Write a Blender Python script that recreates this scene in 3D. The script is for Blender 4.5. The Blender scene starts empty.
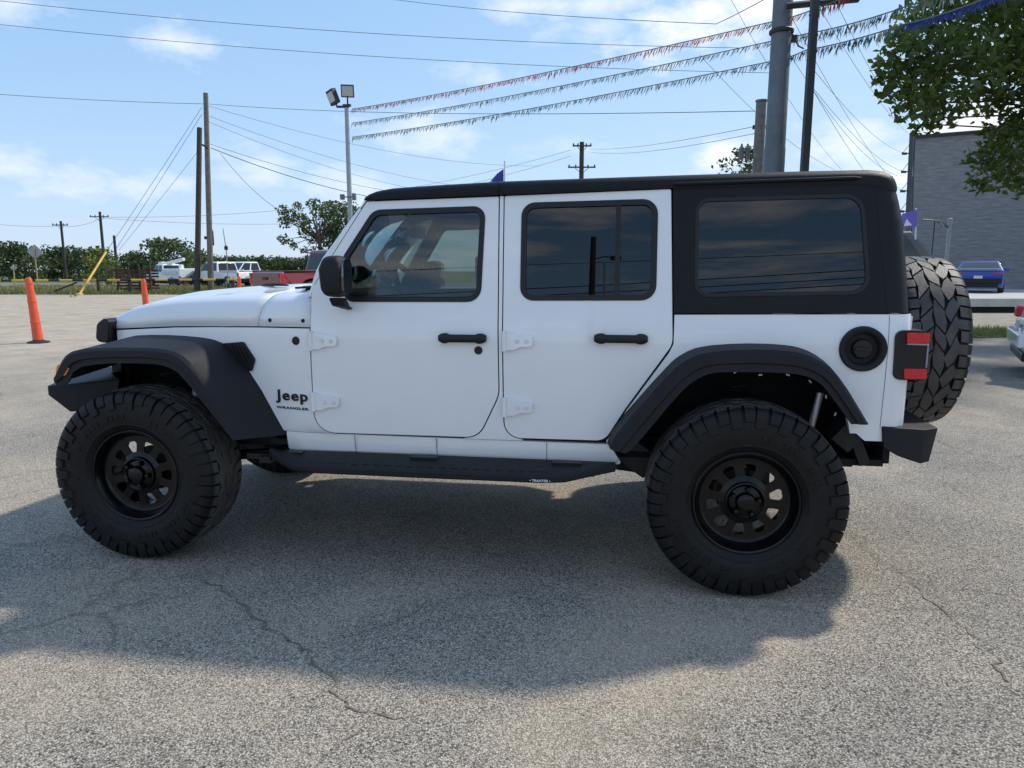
import bpy, bmesh, math, random
from math import pi, sin, cos, tan, radians as R_, sqrt, atan2
from mathutils import Vector, Matrix

random.seed(7)
S = bpy.context.scene
COL = S.collection

# ------------------------------------------------------------------ camera
CP, CYAW, CPITCH, CF = Vector((2.419, -3.170, 1.480)), -0.146, 0.159, 710.0
cam_d = bpy.data.cameras.new("camera")
cam = bpy.data.objects.new("camera", cam_d)
COL.objects.link(cam)
cam.location = CP
cam.rotation_euler = (pi / 2 - CPITCH, 0, -CYAW)
cam_d.sensor_width = 36.0
cam_d.lens = CF / 1024 * 36.0
cam_d.clip_start = 0.05
cam_d.clip_end = 5000
S.camera = cam
S.render.resolution_x, S.render.resolution_y = 1024, 768

# ------------------------------------------------------------------ view, light, sky
S.view_settings.view_transform = 'Standard'
S.view_settings.look = 'None'
S.view_settings.gamma = 1.0
S.view_settings.exposure = 0.52
SUNDIR = Vector((0.73, 0.60, 1.0)).normalized()
SUN_EL = math.asin(SUNDIR.z)
SUN_AZ = atan2(SUNDIR.x, SUNDIR.y)
sun_d = bpy.data.lights.new("sun", 'SUN')
sun_d.energy = 2.6
sun_d.angle = R_(2.6)
sun_d.color = (1.0, 0.93, 0.82)
sun = bpy.data.objects.new("sun", sun_d)
COL.objects.link(sun)
sun.rotation_euler = SUNDIR.to_track_quat('Z', 'Y').to_euler()
sun.location = (8, 8, 20)

VR = Vector((cos(CYAW), -sin(CYAW), 0))          # to the right along the lot
VF = Vector((sin(CYAW), cos(CYAW), 0))           # straight ahead along the lot
CU = Vector((0, 0, cos(CPITCH))) + VF * sin(CPITCH)
CFW = VF * cos(CPITCH) - Vector((0, 0, sin(CPITCH)))


def at(px, py, d):
    """point of the place seen in direction (px, py) of the photograph, d metres off"""
    return CP + (CFW + VR * ((px - 512) / CF) + CU * ((384 - py) / CF)) * d


def gnd(px, d):
    p = at(px, 270, d)
    return Vector((p.x, p.y, 0))


def vf(x, d, z=0.0):
    p = CP + VR * x + VF * d
    return Vector((p.x, p.y, z))


def direction(px, py):
    return (CFW + VR * ((px - 512) / CF) + CU * ((384 - py) / CF)).normalized()


def lin(c):
    return tuple(((v / 255) / 12.92 if v / 255 <= .04045 else ((v / 255 + .055) / 1.055) ** 2.4) for v in c)


W = bpy.data.worlds.new("World")
S.world = W
W.use_nodes = True
wn, wl = W.node_tree.nodes, W.node_tree.links
wn.clear()


def nd(tree, kind, **kw):
    n = tree.nodes.new(kind)
    for k, v in kw.items():
        if k.startswith("i_"):
            key = k[2:]
            n.inputs[int(key) if key.isdigit() else key].default_value = v
        else:
            setattr(n, k, v)
    return n


def build_world():
    T = W.node_tree
    L = T.links.new
    out = nd(T, 'ShaderNodeOutputWorld')
    bg = nd(T, 'ShaderNodeBackground')
    bg.inputs['Strength'].default_value = 0.135
    sky = nd(T, 'ShaderNodeTexSky', sky_type='NISHITA')
    sky.sun_disc = False
    sky.sun_elevation = SUN_EL
    sky.sun_rotation = SUN_AZ
    sky.air_density = 1.0
    sky.dust_density = 0.45
    sky.ozone_density = 1.0
    sky.altitude = 100
    tc = nd(T, 'ShaderNodeTexCoord')
    nz = nd(T, 'ShaderNodeTexNoise', i_Scale=11.0, i_Detail=8.0, i_Roughness=0.62)
    mp = nd(T, 'ShaderNodeMapping')
    mp.inputs['Scale'].default_value = (1, 1, 2.2)
    L(tc.outputs['Generated'], mp.inputs['Vector'])
    L(mp.outputs['Vector'], nz.inputs['Vector'])

    def m(op, a, b=None, c=None, clamp=False):
        n = nd(T, 'ShaderNodeMath', operation=op, use_clamp=clamp)
        for i, v in enumerate((a, b, c)):
            if v is None:
                continue
            if isinstance(v, (int, float)):
                n.inputs[i].default_value = v
            else:
                L(v, n.inputs[i])
        return n.outputs[0]

    def dot(v):
        n = nd(T, 'ShaderNodeVectorMath', operation='DOT_PRODUCT')
        L(tc.outputs['Generated'], n.inputs[0])
        n.inputs[1].default_value = v
        return n.outputs['Value']

    wob = m('MULTIPLY', m('SUBTRACT', nz.outputs['Fac'], 0.5), 3.0)
    total = None
    # px, py, half width, half height (pixels of the photograph), weight
    clouds = [(183, 42, 58, 24, .55), (95, 178, 95, 26, .55), (20, 165, 60, 22, .45), (700, 32, 110, 40, 1.0), (770, 8, 80, 34, 1.0),
              (560, 5, 120, 16, .55), (490, 78, 60, 20, .45), (430, 125, 80, 34, .5), (345, 185, 60, 30, .5), (600, 30, 60, 16, .5),
              (740, 158, 60, 24, .8), (850, 140, 60, 26, .6), (980, 118, 80, 34, 1.0), (900, 180, 60, 20, .6), (10, 5, 40, 18, .5),
              (260, 165, 60, 26, .4), (560, 150, 70, 16, .3)]
    for px, py, w, h, g in clouds:
        c = direction(px, py)
        e1 = Vector((c.y, -c.x, 0)).normalized()
        e2 = e1.cross(c)
        a = m('MULTIPLY', dot(e1), CF / w * 1.0)
        b = m('MULTIPLY', dot(e2), CF / h * 1.0)
        ln = m('SQRT', m('ADD', m('MULTIPLY', a, a), m('MULTIPLY', b, b)))
        v = m('MULTIPLY', m('SUBTRACT', .80, m('ADD', ln, wob), clamp=True), g * 1.15)
        total = v if total is None else m('MAXIMUM', total, v)
    # broken cloud over the part of the sky behind the photographer
    nz2 = nd(T, 'ShaderNodeTexNoise', i_Scale=2.6, i_Detail=7.0, i_Roughness=0.58)
    mp2 = nd(T, 'ShaderNodeMapping')
    mp2.inputs['Scale'].default_value = (1.3, 1.3, 7.5)
    L(tc.outputs['Generated'], mp2.inputs['Vector'])
    L(mp2.outputs['Vector'], nz2.inputs['Vector'])
    back = m('MULTIPLY', dot(-VF), 3.0, clamp=True)
    gen = m('MULTIPLY', m('MULTIPLY', m('SUBTRACT', nz2.outputs['Fac'], 0.475), 6.0, clamp=True), back)
    total = m('MAXIMUM', total, m('MULTIPLY', gen, 0.95))
    total = m('MINIMUM', total, 0.92)
    mix = nd(T, 'ShaderNodeMixRGB')
    L(total, mix.inputs['Fac'])
    # the sky's brightness is limited towards the sun, as thin high haze does
    def vm(op, a, b):
        n = nd(T, 'ShaderNodeVectorMath', operation=op)
        for i, v in enumerate((a, b)):
            if isinstance(v, tuple):
                n.inputs[i].default_value = v
            else:
                L(v, n.inputs[i])
        return n.outputs[0]
    x = vm('MULTIPLY', sky.outputs['Color'], (1.55, 2.3, 3.7))
    y = vm('DIVIDE', x, vm('ADD', vm('MULTIPLY', x, (1 / 5.3, 1 / 5.8, 1 / 6.8)), (1.0, 1.0, 1.0)))
    L(y, mix.inputs['Color1'])
    mix.inputs['Color2'].default_value = (6.0, 6.0, 6.05, 1)
    L(mix.outputs['Color'], bg.inputs['Color'])
    L(bg.outputs['Background'], out.inputs['Surface'])


build_world()

# ------------------------------------------------------------------ materials
MATS = {}


def mat(name, color, rough=0.5, metal=0.0, coat=0.0, spec=0.5, var=0.0, vscale=6.0, bump=0.0, bscale=60.0, trans=0.0, coat_rough=0.03, emis=None):
    """principled material with optional colour mottling and fine bump"""
    if name in MATS:
        return MATS[name]
    M = bpy.data.materials.new(name)
    M.use_nodes = True
    T = M.node_tree
    L = T.links.new
    b = T.nodes['Principled BSDF']
    b.inputs['Base Color'].default_value = (*color, 1)
    b.inputs['Roughness'].default_value = rough
    b.inputs['Metallic'].default_value = metal
    b.inputs['Coat Weight'].default_value = coat
    b.inputs['Coat Roughness'].default_value = coat_rough
    b.inputs['Specular IOR Level'].default_value = spec
    if trans:
        b.inputs['Transmission Weight'].default_value = trans
    if emis:
        b.inputs['Emission Color'].default_value = (*emis[0], 1)
        b.inputs['Emission Strength'].default_value = emis[1]
    if var or bump:
        tc = nd(T, 'ShaderNodeTexCoord')
    if var:
        n = nd(T, 'ShaderNodeTexNoise', i_Scale=vscale, i_Detail=6.0, i_Roughness=0.65)
        L(tc.outputs['Object'], n.inputs['Vector'])
        r = nd(T, 'ShaderNodeValToRGB')
        r.color_ramp.elements[0].position = .3
        r.color_ramp.elements[1].position = .7
        r.color_ramp.elements[0].color = (*[c * (1 - var) for c in color], 1)
        r.color_ramp.elements[1].color = (*[min(1, c * (1 + var)) for c in color], 1)
        L(n.outputs['Fac'], r.inputs['Fac'])
        L(r.outputs['Color'], b.inputs['Base Color'])
    if bump:
        n = nd(T, 'ShaderNodeTexNoise', i_Scale=bscale, i_Detail=3.0)
        L(tc.outputs['Object'], n.inputs['Vector'])
        bp = nd(T, 'ShaderNodeBump', i_Strength=bump, i_Distance=0.01)
        L(n.outputs['Fac'], bp.inputs['Height'])
        L(bp.outputs['Normal'], b.inputs['Normal'])
    MATS[name] = M
    return M


def glass(name, tint, ior=1.5, gloss=1.0):
    if name in MATS:
        return MATS[name]
    M = bpy.data.materials.new(name)
    M.use_nodes = True
    T = M.node_tree
    L = T.links.new
    T.nodes.remove(T.nodes['Principled BSDF'])
    out = T.nodes['Material Output']
    tr = nd(T, 'ShaderNodeBsdfTransparent')
    tr.inputs['Color'].default_value = (*tint, 1)
    gl = nd(T, 'ShaderNodeBsdfGlossy', i_Roughness=0.0)
    gl.inputs['Color'].default_value = (gloss, gloss, gloss, 1)
    fr = nd(T, 'ShaderNodeFresnel', i_IOR=ior)
    mx = nd(T, 'ShaderNodeMixShader')
    L(fr.outputs['Fac'], mx.inputs['Fac'])
    L(tr.outputs['BSDF'], mx.inputs[1])
    L(gl.outputs['BSDF'], mx.inputs[2])
    L(mx.outputs['Shader'], out.inputs['Surface'])
    MATS[name] = M
    return M


WHITE = mat('white_paint', (.80, .81, .82), .38, coat=1.0, var=.02, vscale=3)
BLACKTOP = mat('black_hardtop', (.0055, .006, .008), .45, spec=.25, bump=.2, bscale=500, var=.2, vscale=3)
PLASTIC = mat('black_plastic', (.011, .0115, .014), .55, spec=.3, bump=.25, bscale=700, var=.12, vscale=4)
BLACK = mat('satin_black', (.006, .006, .007), .42, spec=.4)
MATTE = mat('matte_black', (.008, .008, .009), .85)
UNDER = mat('chassis_black', (.008, .008, .008), .7, var=.5, vscale=9)
RIMM = mat('black_rim', (.003, .003, .0035), .24, spec=.25, coat=.15, var=.3, vscale=20)
RUBBER = mat('tyre_rubber', (.0058, .0058, .0061), .52, spec=.3, var=.45, vscale=22, bump=.25, bscale=160)
STEEL = mat('bare_steel', (.38, .38, .38), .38, metal=1.0)
CHROME = mat('chrome', (.16, .165, .17), .06, metal=1.0)
DARKGLASS = glass('privacy_glass', (.09, .105, .125), 1.6)
CABGLASS = glass('cab_glass', (.62, .68, .66), 1.6)
CLEARGLASS = glass('clear_glass', (.85, .9, .88))
REDLENS = mat('red_lens', (.58, .006, .018), .25, coat=.5, var=.2, vscale=60)
AMBER = mat('amber_lens', (.75, .20, .02), .2, coat=1)
SEATM = mat('seat_cloth', (.022, .022, .024), .85, var=.15, vscale=30)
DASHM = mat('dash_plastic', (.03, .03, .032), .7)

def tyre_material():
    """black rubber; the running surface is worn and dusty, the walls are cleaner"""
    M = RUBBER
    T = M.node_tree
    L = T.links.new
    b = T.nodes['Principled BSDF']
    src = b.inputs['Base Color'].links[0].from_socket
    tc = nd(T, 'ShaderNodeTexCoord')
    sp = nd(T, 'ShaderNodeVectorMath', operation='MULTIPLY')
    sp.inputs[1].default_value = (1, 0, 1)
    L(tc.outputs['Object'], sp.inputs[0])
    ln = nd(T, 'ShaderNodeVectorMath', operation='LENGTH')
    L(sp.outputs[0], ln.inputs[0])
    mr_ = nd(T, 'ShaderNodeMapRange')
    mr_.inputs['From Min'].default_value = .4365
    mr_.inputs['From Max'].default_value = .4415
    mr_.inputs['To Max'].default_value = 1.1
    L(ln.outputs['Value'], mr_.inputs['Value'])
    n = nd(T, 'ShaderNodeTexNoise', i_Scale=9.0, i_Detail=6.0, i_Roughness=.7)
    L(tc.outputs['Object'], n.inputs['Vector'])
    mu = nd(T, 'ShaderNodeMath', operation='MULTIPLY')
    L(mr_.outputs['Result'], mu.inputs[0])
    L(n.outputs['Fac'], mu.inputs[1])
    mx = nd(T, 'ShaderNodeMixRGB')
    L(mu.outputs[0], mx.inputs['Fac'])
    L(src, mx.inputs['Color1'])
    mx.inputs['Color2'].default_value = (.12, .116, .11, 1)
    L(mx.outputs['Color'], b.inputs['Base Color'])


tyre_material()

# ------------------------------------------------------------------ mesh helpers
YC = 0.93          # centre line of the off-roader
OFF = Vector((1.5, YC, 0))


def link(name, me, m, parent=None, smooth=40, bevel=0.0, seg=2, loc=None):
    o = bpy.data.objects.new(name, me)
    COL.objects.link(o)
    if m is not None:
        for mm in (m if isinstance(m, (list, tuple)) else [m]):
            me.materials.append(mm)
    if parent is not None:
        o.parent = parent
        if parent.get('_o'):
            o.matrix_parent_inverse = Matrix.Translation(-Vector(parent['_o']))
    if loc is not None:
        o.location = loc
    if smooth is not None:
        for p in me.polygons:
            p.use_smooth = True
        try:
            me.set_sharp_from_angle(angle=R_(smooth))
        except Exception:
            pass
    if bevel:
        b = o.modifiers.new('bevel', 'BEVEL')
        b.width = bevel
        b.segments = seg
        b.limit_method = 'ANGLE'
        b.angle_limit = R_(35)
        b.harden_normals = True
    return o


def obj(name, bm, m, parent=None, **kw):
    me = bpy.data.meshes.new(name)
    bmesh.ops.recalc_face_normals(bm, faces=bm.faces)
    bm.to_mesh(me)
    bm.free()
    return link(name, me, m, parent, **kw)


def root(name, label, cat, loc=(0, 0, 0), group=None, rz=0.0, off=False):
    o = bpy.data.objects.new(name, None)
    COL.objects.link(o)
    o.empty_display_size = .3
    o.location = loc
    o.rotation_euler = (0, 0, rz)
    o['label'] = label
    o['category'] = cat
    if group:
        o['group'] = group
    if off:
        o['_o'] = tuple(loc)
    return o


def tag(o, label, cat, group=None):
    o['label'] = label
    o['category'] = cat
    if group:
        o['group'] = group
    return o


def struct(o, kind='structure'):
    o['kind'] = kind
    return o


def bm_box(bm, c, s, rot=None, mi=0):
    M = Matrix.Translation(c)
    if rot is not None:
        M = M @ rot
    M = M @ Matrix.Diagonal((s[0], s[1], s[2], 1))
    r = bmesh.ops.create_cube(bm, size=1.0, matrix=M)
    fs = set()
    for v in r['verts']:
        fs.update(v.link_faces)
    for f in fs:
        f.material_index = mi
    return r['verts']


def bm_tube(bm, pts, r, n=8, cap=True, closed=False, mi=0):
    """tube along points; r number or list"""
    pts = [Vector(p) for p in pts]
    rings = []
    N = len(pts)
    prev = None
    for i, p in enumerate(pts):
        if closed:
            d = pts[(i + 1) % N] - pts[i - 1]
        else:
            d = pts[min(i + 1, N - 1)] - pts[max(i - 1, 0)]
        d.normalize()
        if prev is None:
            u = d.orthogonal().normalized()
        else:
            u = (prev - d * prev.dot(d))
            u = u.normalized() if u.length > 1e-6 else d.orthogonal().normalized()
        prev = u
        w = d.cross(u)
        rr = r[i] if isinstance(r, (list, tuple)) else r
        rings.append([bm.verts.new(p + (u * cos(2 * pi * k / n) + w * sin(2 * pi * k / n)) * rr) for k in range(n)])
    M = N if closed else N - 1
    for i in range(M):
        a, b = rings[i], rings[(i + 1) % N]
        for k in range(n):
            f = bm.faces.new((a[k], a[(k + 1) % n], b[(k + 1) % n], b[k]))
            f.material_index = mi
    if cap and not closed:
        bm.faces.new(rings[0][::-1]).material_index = mi
        bm.faces.new(rings[-1]).material_index = mi


def bm_loft(bm, rings, closed_ring=False, caps=False, mi=0):
    vs = [[bm.verts.new(p) for p in r] for r in rings]
    n = len(vs[0])
    for a, b in zip(vs, vs[1:]):
        for k in range(n if closed_ring else n - 1):
            k2 = (k + 1) % n
            try:
                bm.faces.new((a[k], a[k2], b[k2], b[k])).material_index = mi
            except ValueError:
                pass
    if caps:
        bm.faces.new(vs[0][::-1]).material_index = mi
        bm.faces.new(vs[-1]).material_index = mi
    return vs


def bm_lathe(bm, prof, n=48, axis='y', c=(0, 0, 0), closed=False, mi=0):
    """prof: (along axis, radius)"""
    rings = []
    c = Vector(c)
    for k in range(n):
        a = 2 * pi * k / n
        ring = []
        for t, r in prof:
            if axis == 'y':
                ring.append(c + Vector((r * cos(a), t, r * sin(a))))
            elif axis == 'x':
                ring.append(c + Vector((t, r * cos(a), r * sin(a))))
            else:
                ring.append(c + Vector((r * cos(a), r * sin(a), t)))
        rings.append(ring)
    vs = [[bm.verts.new(p) for p in r] for r in rings]
    m = len(prof)
    for i in range(n):
        a, b = vs[i], vs[(i + 1) % n]
        for k in range(m if closed else m - 1):
            k2 = (k + 1) % m
            bm.faces.new((a[k], a[k2], b[k2], b[k])).material_index = mi
    if not closed:
        for idx in (0, m - 1):
            if prof[idx][1] > 1e-5:
                pass
    return vs


def rpoly(pts, step=6):
    """polygon with filleted corners: (x, z, radius)"""
    out = []
    n = len(pts)
    for i in range(n):
        x, z = pts[i][:2]
        r = pts[i][2] if len(pts[i]) > 2 else 0
        if r <= 0:
            out.append((x, z))
            continue
        a = Vector(pts[i - 1][:2]) - Vector((x, z))
        b = Vector(pts[(i + 1) % n][:2]) - Vector((x, z))
        la, lb = a.length, b.length
        a.normalize()
        b.normalize()
        ang = math.acos(max(-1, min(1, a.dot(b))))
        if abs(ang - pi) < .02:
            out.append((x, z))
            continue
        t = min(r / tan(ang / 2), la * .49, lb * .49)
        rr = t * tan(ang / 2)
        bis = (a + b).normalized()
        ce = Vector((x, z)) + bis * (rr / sin(ang / 2))
        p0 = Vector((x, z)) + a * t
        p1 = Vector((x, z)) + b * t
        a0 = atan2((p0 - ce).y, (p0 - ce).x)
        a1 = atan2((p1 - ce).y, (p1 - ce).x)
        da = (a1 - a0 + pi) % (2 * pi) - pi
        for k in range(step + 1):
            q = a0 + da * k / step
            out.append((ce.x + rr * cos(q), ce.y + rr * sin(q)))
    return out


def area2(p):
    return sum(p[i - 1][0] * p[i][1] - p[i][0] * p[i - 1][1] for i in range(len(p)))


def offset(poly, d):
    """grow (+) or shrink (-) a polygon"""
    p = poly if area2(poly) > 0 else poly[::-1]
    q = []
    for v in p:
        if not q or (abs(v[0] - q[-1][0]) + abs(v[1] - q[-1][1])) > 1e-5:
            q.append(v)
    p = q
    out = []
    n = len(p)
    for i in range(n):
        a = Vector(p[i]) - Vector(p[i - 1])
        b = Vector(p[(i + 1) % n]) - Vector(p[i])
        if a.length < 1e-6 or b.length < 1e-6:
            continue
        na = Vector((a.y, -a.x)).normalized()
        nb = Vector((b.y, -b.x)).normalized()
        m = na + nb
        if m.length < 1e-4:
            m = na
        m.normalize()
        k = d / max(.5, m.dot(na))
        out.append((p[i][0] + m.x * k, p[i][1] + m.y * k))
    return out


ZC = [.5, .6, .66, .74, .82, .9, 1.0, 1.08, 1.15, 1.2, 1.25, 1.3, 1.4, 1.5, 1.6, 1.7, 1.8]


def fill(bm, loops):
    es = []
    for lp in loops:
        vs = [bm.verts.new((x, 0, z)) for x, z in lp]
        for i in range(len(vs)):
            es.append(bm.edges.new((vs[i - 1], vs[i])))
    bmesh.ops.triangle_fill(bm, use_beauty=True, use_dissolve=False, edges=es)


def panel_bm(outer, holes, yf, th, side=1, zc=ZC, xc=(), bm=None):
    """sheet of thickness th lying on the surface y = yf(x, z)"""
    t = bmesh.new()
    fill(t, [outer] + list(holes))
    for z in zc:
        bmesh.ops.bisect_plane(t, geom=t.verts[:] + t.edges[:] + t.faces[:], plane_co=(0, 0, z), plane_no=(0, 0, 1))
    for x in xc:
        bmesh.ops.bisect_plane(t, geom=t.verts[:] + t.edges[:] + t.faces[:], plane_co=(x, 0, 0), plane_no=(1, 0, 0))
    bmesh.ops.remove_doubles(t, verts=t.verts[:], dist=1e-5)
    old = t.verts[:]
    r = bmesh.ops.extrude_face_region(t, geom=t.faces[:])
    new = set(v for v in r['geom'] if isinstance(v, bmesh.types.BMVert))
    for v in t.verts:
        y = yf(v.co.x, v.co.z)
        v.co.y = y if v in new else y + th
    if side < 0:
        for v in t.verts:
            v.co.y = 2 * YC - v.co.y
    bmesh.ops.recalc_face_normals(t, faces=t.faces)
    if bm is None:
        return t
    me = bpy.data.meshes.new('tmp')
    t.to_mesh(me)
    t.free()
    bm.from_mesh(me)
    bpy.data.meshes.remove(me)
    return bm


def mirror_bm(bm):
    for v in bm.verts:
        v.co.y = 2 * YC - v.co.y


def interp(x, xs, ys):
    if x <= xs[0]:
        return ys[0]
    for i in range(1, len(xs)):
        if x <= xs[i]:
            t = (x - xs[i - 1]) / (xs[i] - xs[i - 1])
            return ys[i - 1] + (ys[i] - ys[i - 1]) * t
    return ys[-1]


def resample(pl, n):
    pl = [Vector(p) for p in pl]
    L = [0]
    for a, b in zip(pl, pl[1:]):
        L.append(L[-1] + (b - a).length)
    out = []
    for k in range(n):
        s = L[-1] * k / (n - 1)
        for i in range(1, len(pl)):
            if s <= L[i] + 1e-9:
                t = (s - L[i - 1]) / max(1e-9, L[i] - L[i - 1])
                out.append(pl[i - 1].lerp(pl[i], t))
                break
    return out


def smoothline(pl, it=2):
    """Chaikin rounding of an open polyline"""
    for _ in range(it):
        o = [pl[0]]
        for a, b in zip(pl, pl[1:]):
            o.append(tuple(a[i] * .75 + b[i] * .25 for i in range(len(a))))
            o.append(tuple(a[i] * .25 + b[i] * .75 for i in range(len(a))))
        o.append(pl[-1])
        pl = o
    return pl


def text_obj(name, s, box, y, m, parent, side=1, depth=.003, bold=.0, shear=0.0, space=1.0):
    """raised lettering fitted to box (x0, x1, z0, z1) on a body side"""
    cu = bpy.data.curves.new(name, 'FONT')
    cu.body = s
    cu.size = 1
    cu.extrude = .01
    cu.offset = bold
    cu.shear = shear
    cu.space_character = space
    o = bpy.data.objects.new(name, cu)
    COL.objects.link(o)
    dg = bpy.context.evaluated_depsgraph_get()
    me = bpy.data.meshes.new_from_object(o.evaluated_get(dg))
    bpy.data.objects.remove(o)
    xs = [v.co.x for v in me.vertices]
    ys = [v.co.y for v in me.vertices]
    x0, x1, z0, z1 = box
    for v in me.vertices:
        u = (v.co.x - min(xs)) / (max(xs) - min(xs))
        w = (v.co.y - min(ys)) / (max(ys) - min(ys))
        d = -v.co.z / .01 * depth
        if side > 0:
            v.co = (x0 + u * (x1 - x0), y + d, z0 + w * (z1 - z0))
        else:
            v.co = (x1 - u * (x1 - x0), 2 * YC - y - d, z0 + w * (z1 - z0))
    me.materials.clear()
    return link(name, me, m, parent, smooth=None)

# ================================================================== THE OFF-ROADER
def side(z):
    return interp(z, [.45, .55, .62, .70, .85, 1.0, 1.12, 1.2, 1.26, 1.3, 1.6, 1.95],
                  [.20, .172, .152, .142, .134, .130, .131, .136, .146, .154, .205, .27])


def taper(x):
    return 0.0 if x > .93 else (.93 - x) / 1.28 * .27


def ybody(x, z):
    return side(z) + taper(x)


def corner(x, xr, r):
    d = x - (xr - r)
    return 0 if d <= 0 else r - sqrt(max(0, r * r - min(d, r) ** 2))


def yquarter(x, z):
    return side(z) + corner(x, 3.712, .075)


def xr_top(z):
    return interp(z, [1.28, 1.5, 1.72, 1.86, 1.95], [3.70, 3.685, 3.665, 3.63, 3.56])


def ytop(x, z):
    return side(z) - .004 + corner(x, xr_top(z), .075)


jeep = root('off_road_suv', 'white four door off road suv with black hardtop and oversized mud tyres', 'suv', OFF, off=True)

XCQ = [3.637, 3.652, 3.667, 3.68, 3.69, 3.70, 3.707]
DOORF = rpoly([(.932, .674, .10), (1.765, .676, .10), (1.868, .89, .16), (1.853, 1.824, .008), (1.203, 1.809, .008), (1.035, 1.548, .03), (.934, 1.385, .08)])
DOORR = rpoly([(1.897, .679, .08), (2.375, .681, .07), (2.47, .842, .2), (2.674, 1.145, .09), (2.652, 1.846, .008), (1.882, 1.826, .008)])
WINF = rpoly([(1.098, 1.331, .055), (1.776, 1.335, .065), (1.789, 1.778, .055), (1.240, 1.766, .07), (1.098, 1.55, .03)])
WINR = rpoly([(1.971, 1.342, .06), (2.592, 1.347, .065), (2.592, 1.800, .065), (1.968, 1.790, .06)])
WINQ = rpoly([(2.770, 1.364, .06), (3.514, 1.380, .07), (3.478, 1.809, .08), (2.766, 1.798, .06)])

# ---- body shell
ARCH_R = [(3.47, .755), (3.45, .84), (3.38, .97), (3.30, 1.04), (3.2, 1.078), (2.85, 1.078), (2.76, 1.04), (2.70, .97), (2.60, .83), (2.50, .70), (2.47, .655)]
QUARTER = [(2.679, 1.147), (2.68, 1.279), (3.708, 1.290), (3.712, 1.25), (3.710, .86), (3.695, .792), (3.604, .787), (3.610, .722), (3.535, .722), (3.497, .755)] \
    + ARCH_R + [(2.40, .664), (2.383, .676), (2.479, .838), (2.66, 1.105)]
ROCK = rpoly([(.755, .565, .01), (2.46, .561, .01), (2.40, .662), (.757, .6655)])
_f = [p for p in offset(DOORF, .006) if p[0] > 1.69 and p[1] < 1.815]
_f.sort(key=lambda p: (p[1] if p[1] > .69 else .5 + p[0] * .05))
_r = [p for p in offset(DOORR, .006) if p[0] < 1.985 and p[1] < 1.80]
_r.sort(key=lambda p: (p[1] if p[1] > .69 else .5 - p[0] * .05), reverse=True)
BPIL = [(1.69, .6665), (1.985, .6665)] + _r[::-1] + [(1.8765, 1.826), (1.859, 1.826)] + _f[::-1]
_w = [p for p in offset(DOORF, .006) if p[0] < 1.04 and p[1] < .80]
_w.sort(key=lambda p: (p[1] if p[1] > .685 else .5 - p[0] * .05), reverse=True)
COWL = [(1.035, .6675)] + _w[::-1] + [(.926, 1.196), (.633, 1.193), (.35, 1.187), (.09, 1.178), (-.315, 1.152), (-.315, 1.06), (.30, 1.055), (.45, .93), (.60, .70), (.60, .667)]
body = bmesh.new()
for s in (1, -1):
    panel_bm(QUARTER, [[(3.494 + .09 * cos(2 * pi * k / 32), 1.137 + .09 * sin(2 * pi * k / 32)) for k in range(32)]], yquarter, .03, s, xc=XCQ, bm=body)
    panel_bm(COWL, [], ybody, .03, s, xc=[-.1, .2, .5, .75], bm=body)
    panel_bm(ROCK, [], ybody, .04, s, zc=[.58, .6, .62, .64], xc=[.85], bm=body)
    panel_bm(BPIL, [], ybody, .03, s, bm=body)
# tailgate and rear panel
bm_box(body, (3.70, YC, 1.03), (.02, 1.48, .50))
bm_box(body, (3.715, YC, 1.05), (.02, 1.30, .46))
shell = obj('body_shell', body, WHITE, jeep, bevel=.004)

# ---- dark inside of the body: jambs, floor, bulkhead, wheel houses
inn = bmesh.new()


def yjamb(x, z):
    return ybody(x, z) + .036


for s in (1, -1):
    obj('door_jamb', panel_bm(offset(DOORF, .018), [offset(WINF, .006)], yjamb, .02, s), MATTE, jeep)
    obj('door_jamb', panel_bm(offset(DOORR, .018), [offset(WINR, .006)], yjamb, .02, s), MATTE, jeep)
inn.free()
flo = bmesh.new()
bm_box(flo, (2.15, YC, .60), (3.0, 1.42, .03))
bm_box(flo, (.66, YC, .92), (.03, 1.40, .62))
bm_box(flo, (3.66, YC, .9), (.03, 1.42, .6))
for s in (1, -1):
    yy = .42
    for cx, zt, rr in ((0.0, .448, .60), (3.02, .448, .60)):
        arc = [(cx + rr * cos(a), zt + rr * .98 * sin(a)) for a in [R_(d) for d in range(24, 169, 12)]]
        ring = []
        for x, z in arc:
            ring.append([Vector((x, .155 + (taper(x) if cx == 0 else 0), z)), Vector((x, .56, z))])
        if s < 0:
            ring = [[Vector((p.x, 2 * YC - p.y, p.z)) for p in r] for r in ring]
        bm_loft(flo, ring)
        # inner wall of the wheel house
        c = flo.verts.new((cx, .56 if s > 0 else 2 * YC - .56, zt))
        vs = [flo.verts.new((x, .56 if s > 0 else 2 * YC - .56, z)) for x, z in arc]
        for a, b in zip(vs, vs[1:]):
            flo.faces.new((c, a, b))
obj('floor_pan', flo, MATTE, jeep)

# ---- doors
PAINTED_HINGE = WHITE
HANDLE_Z = 1.161


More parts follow.
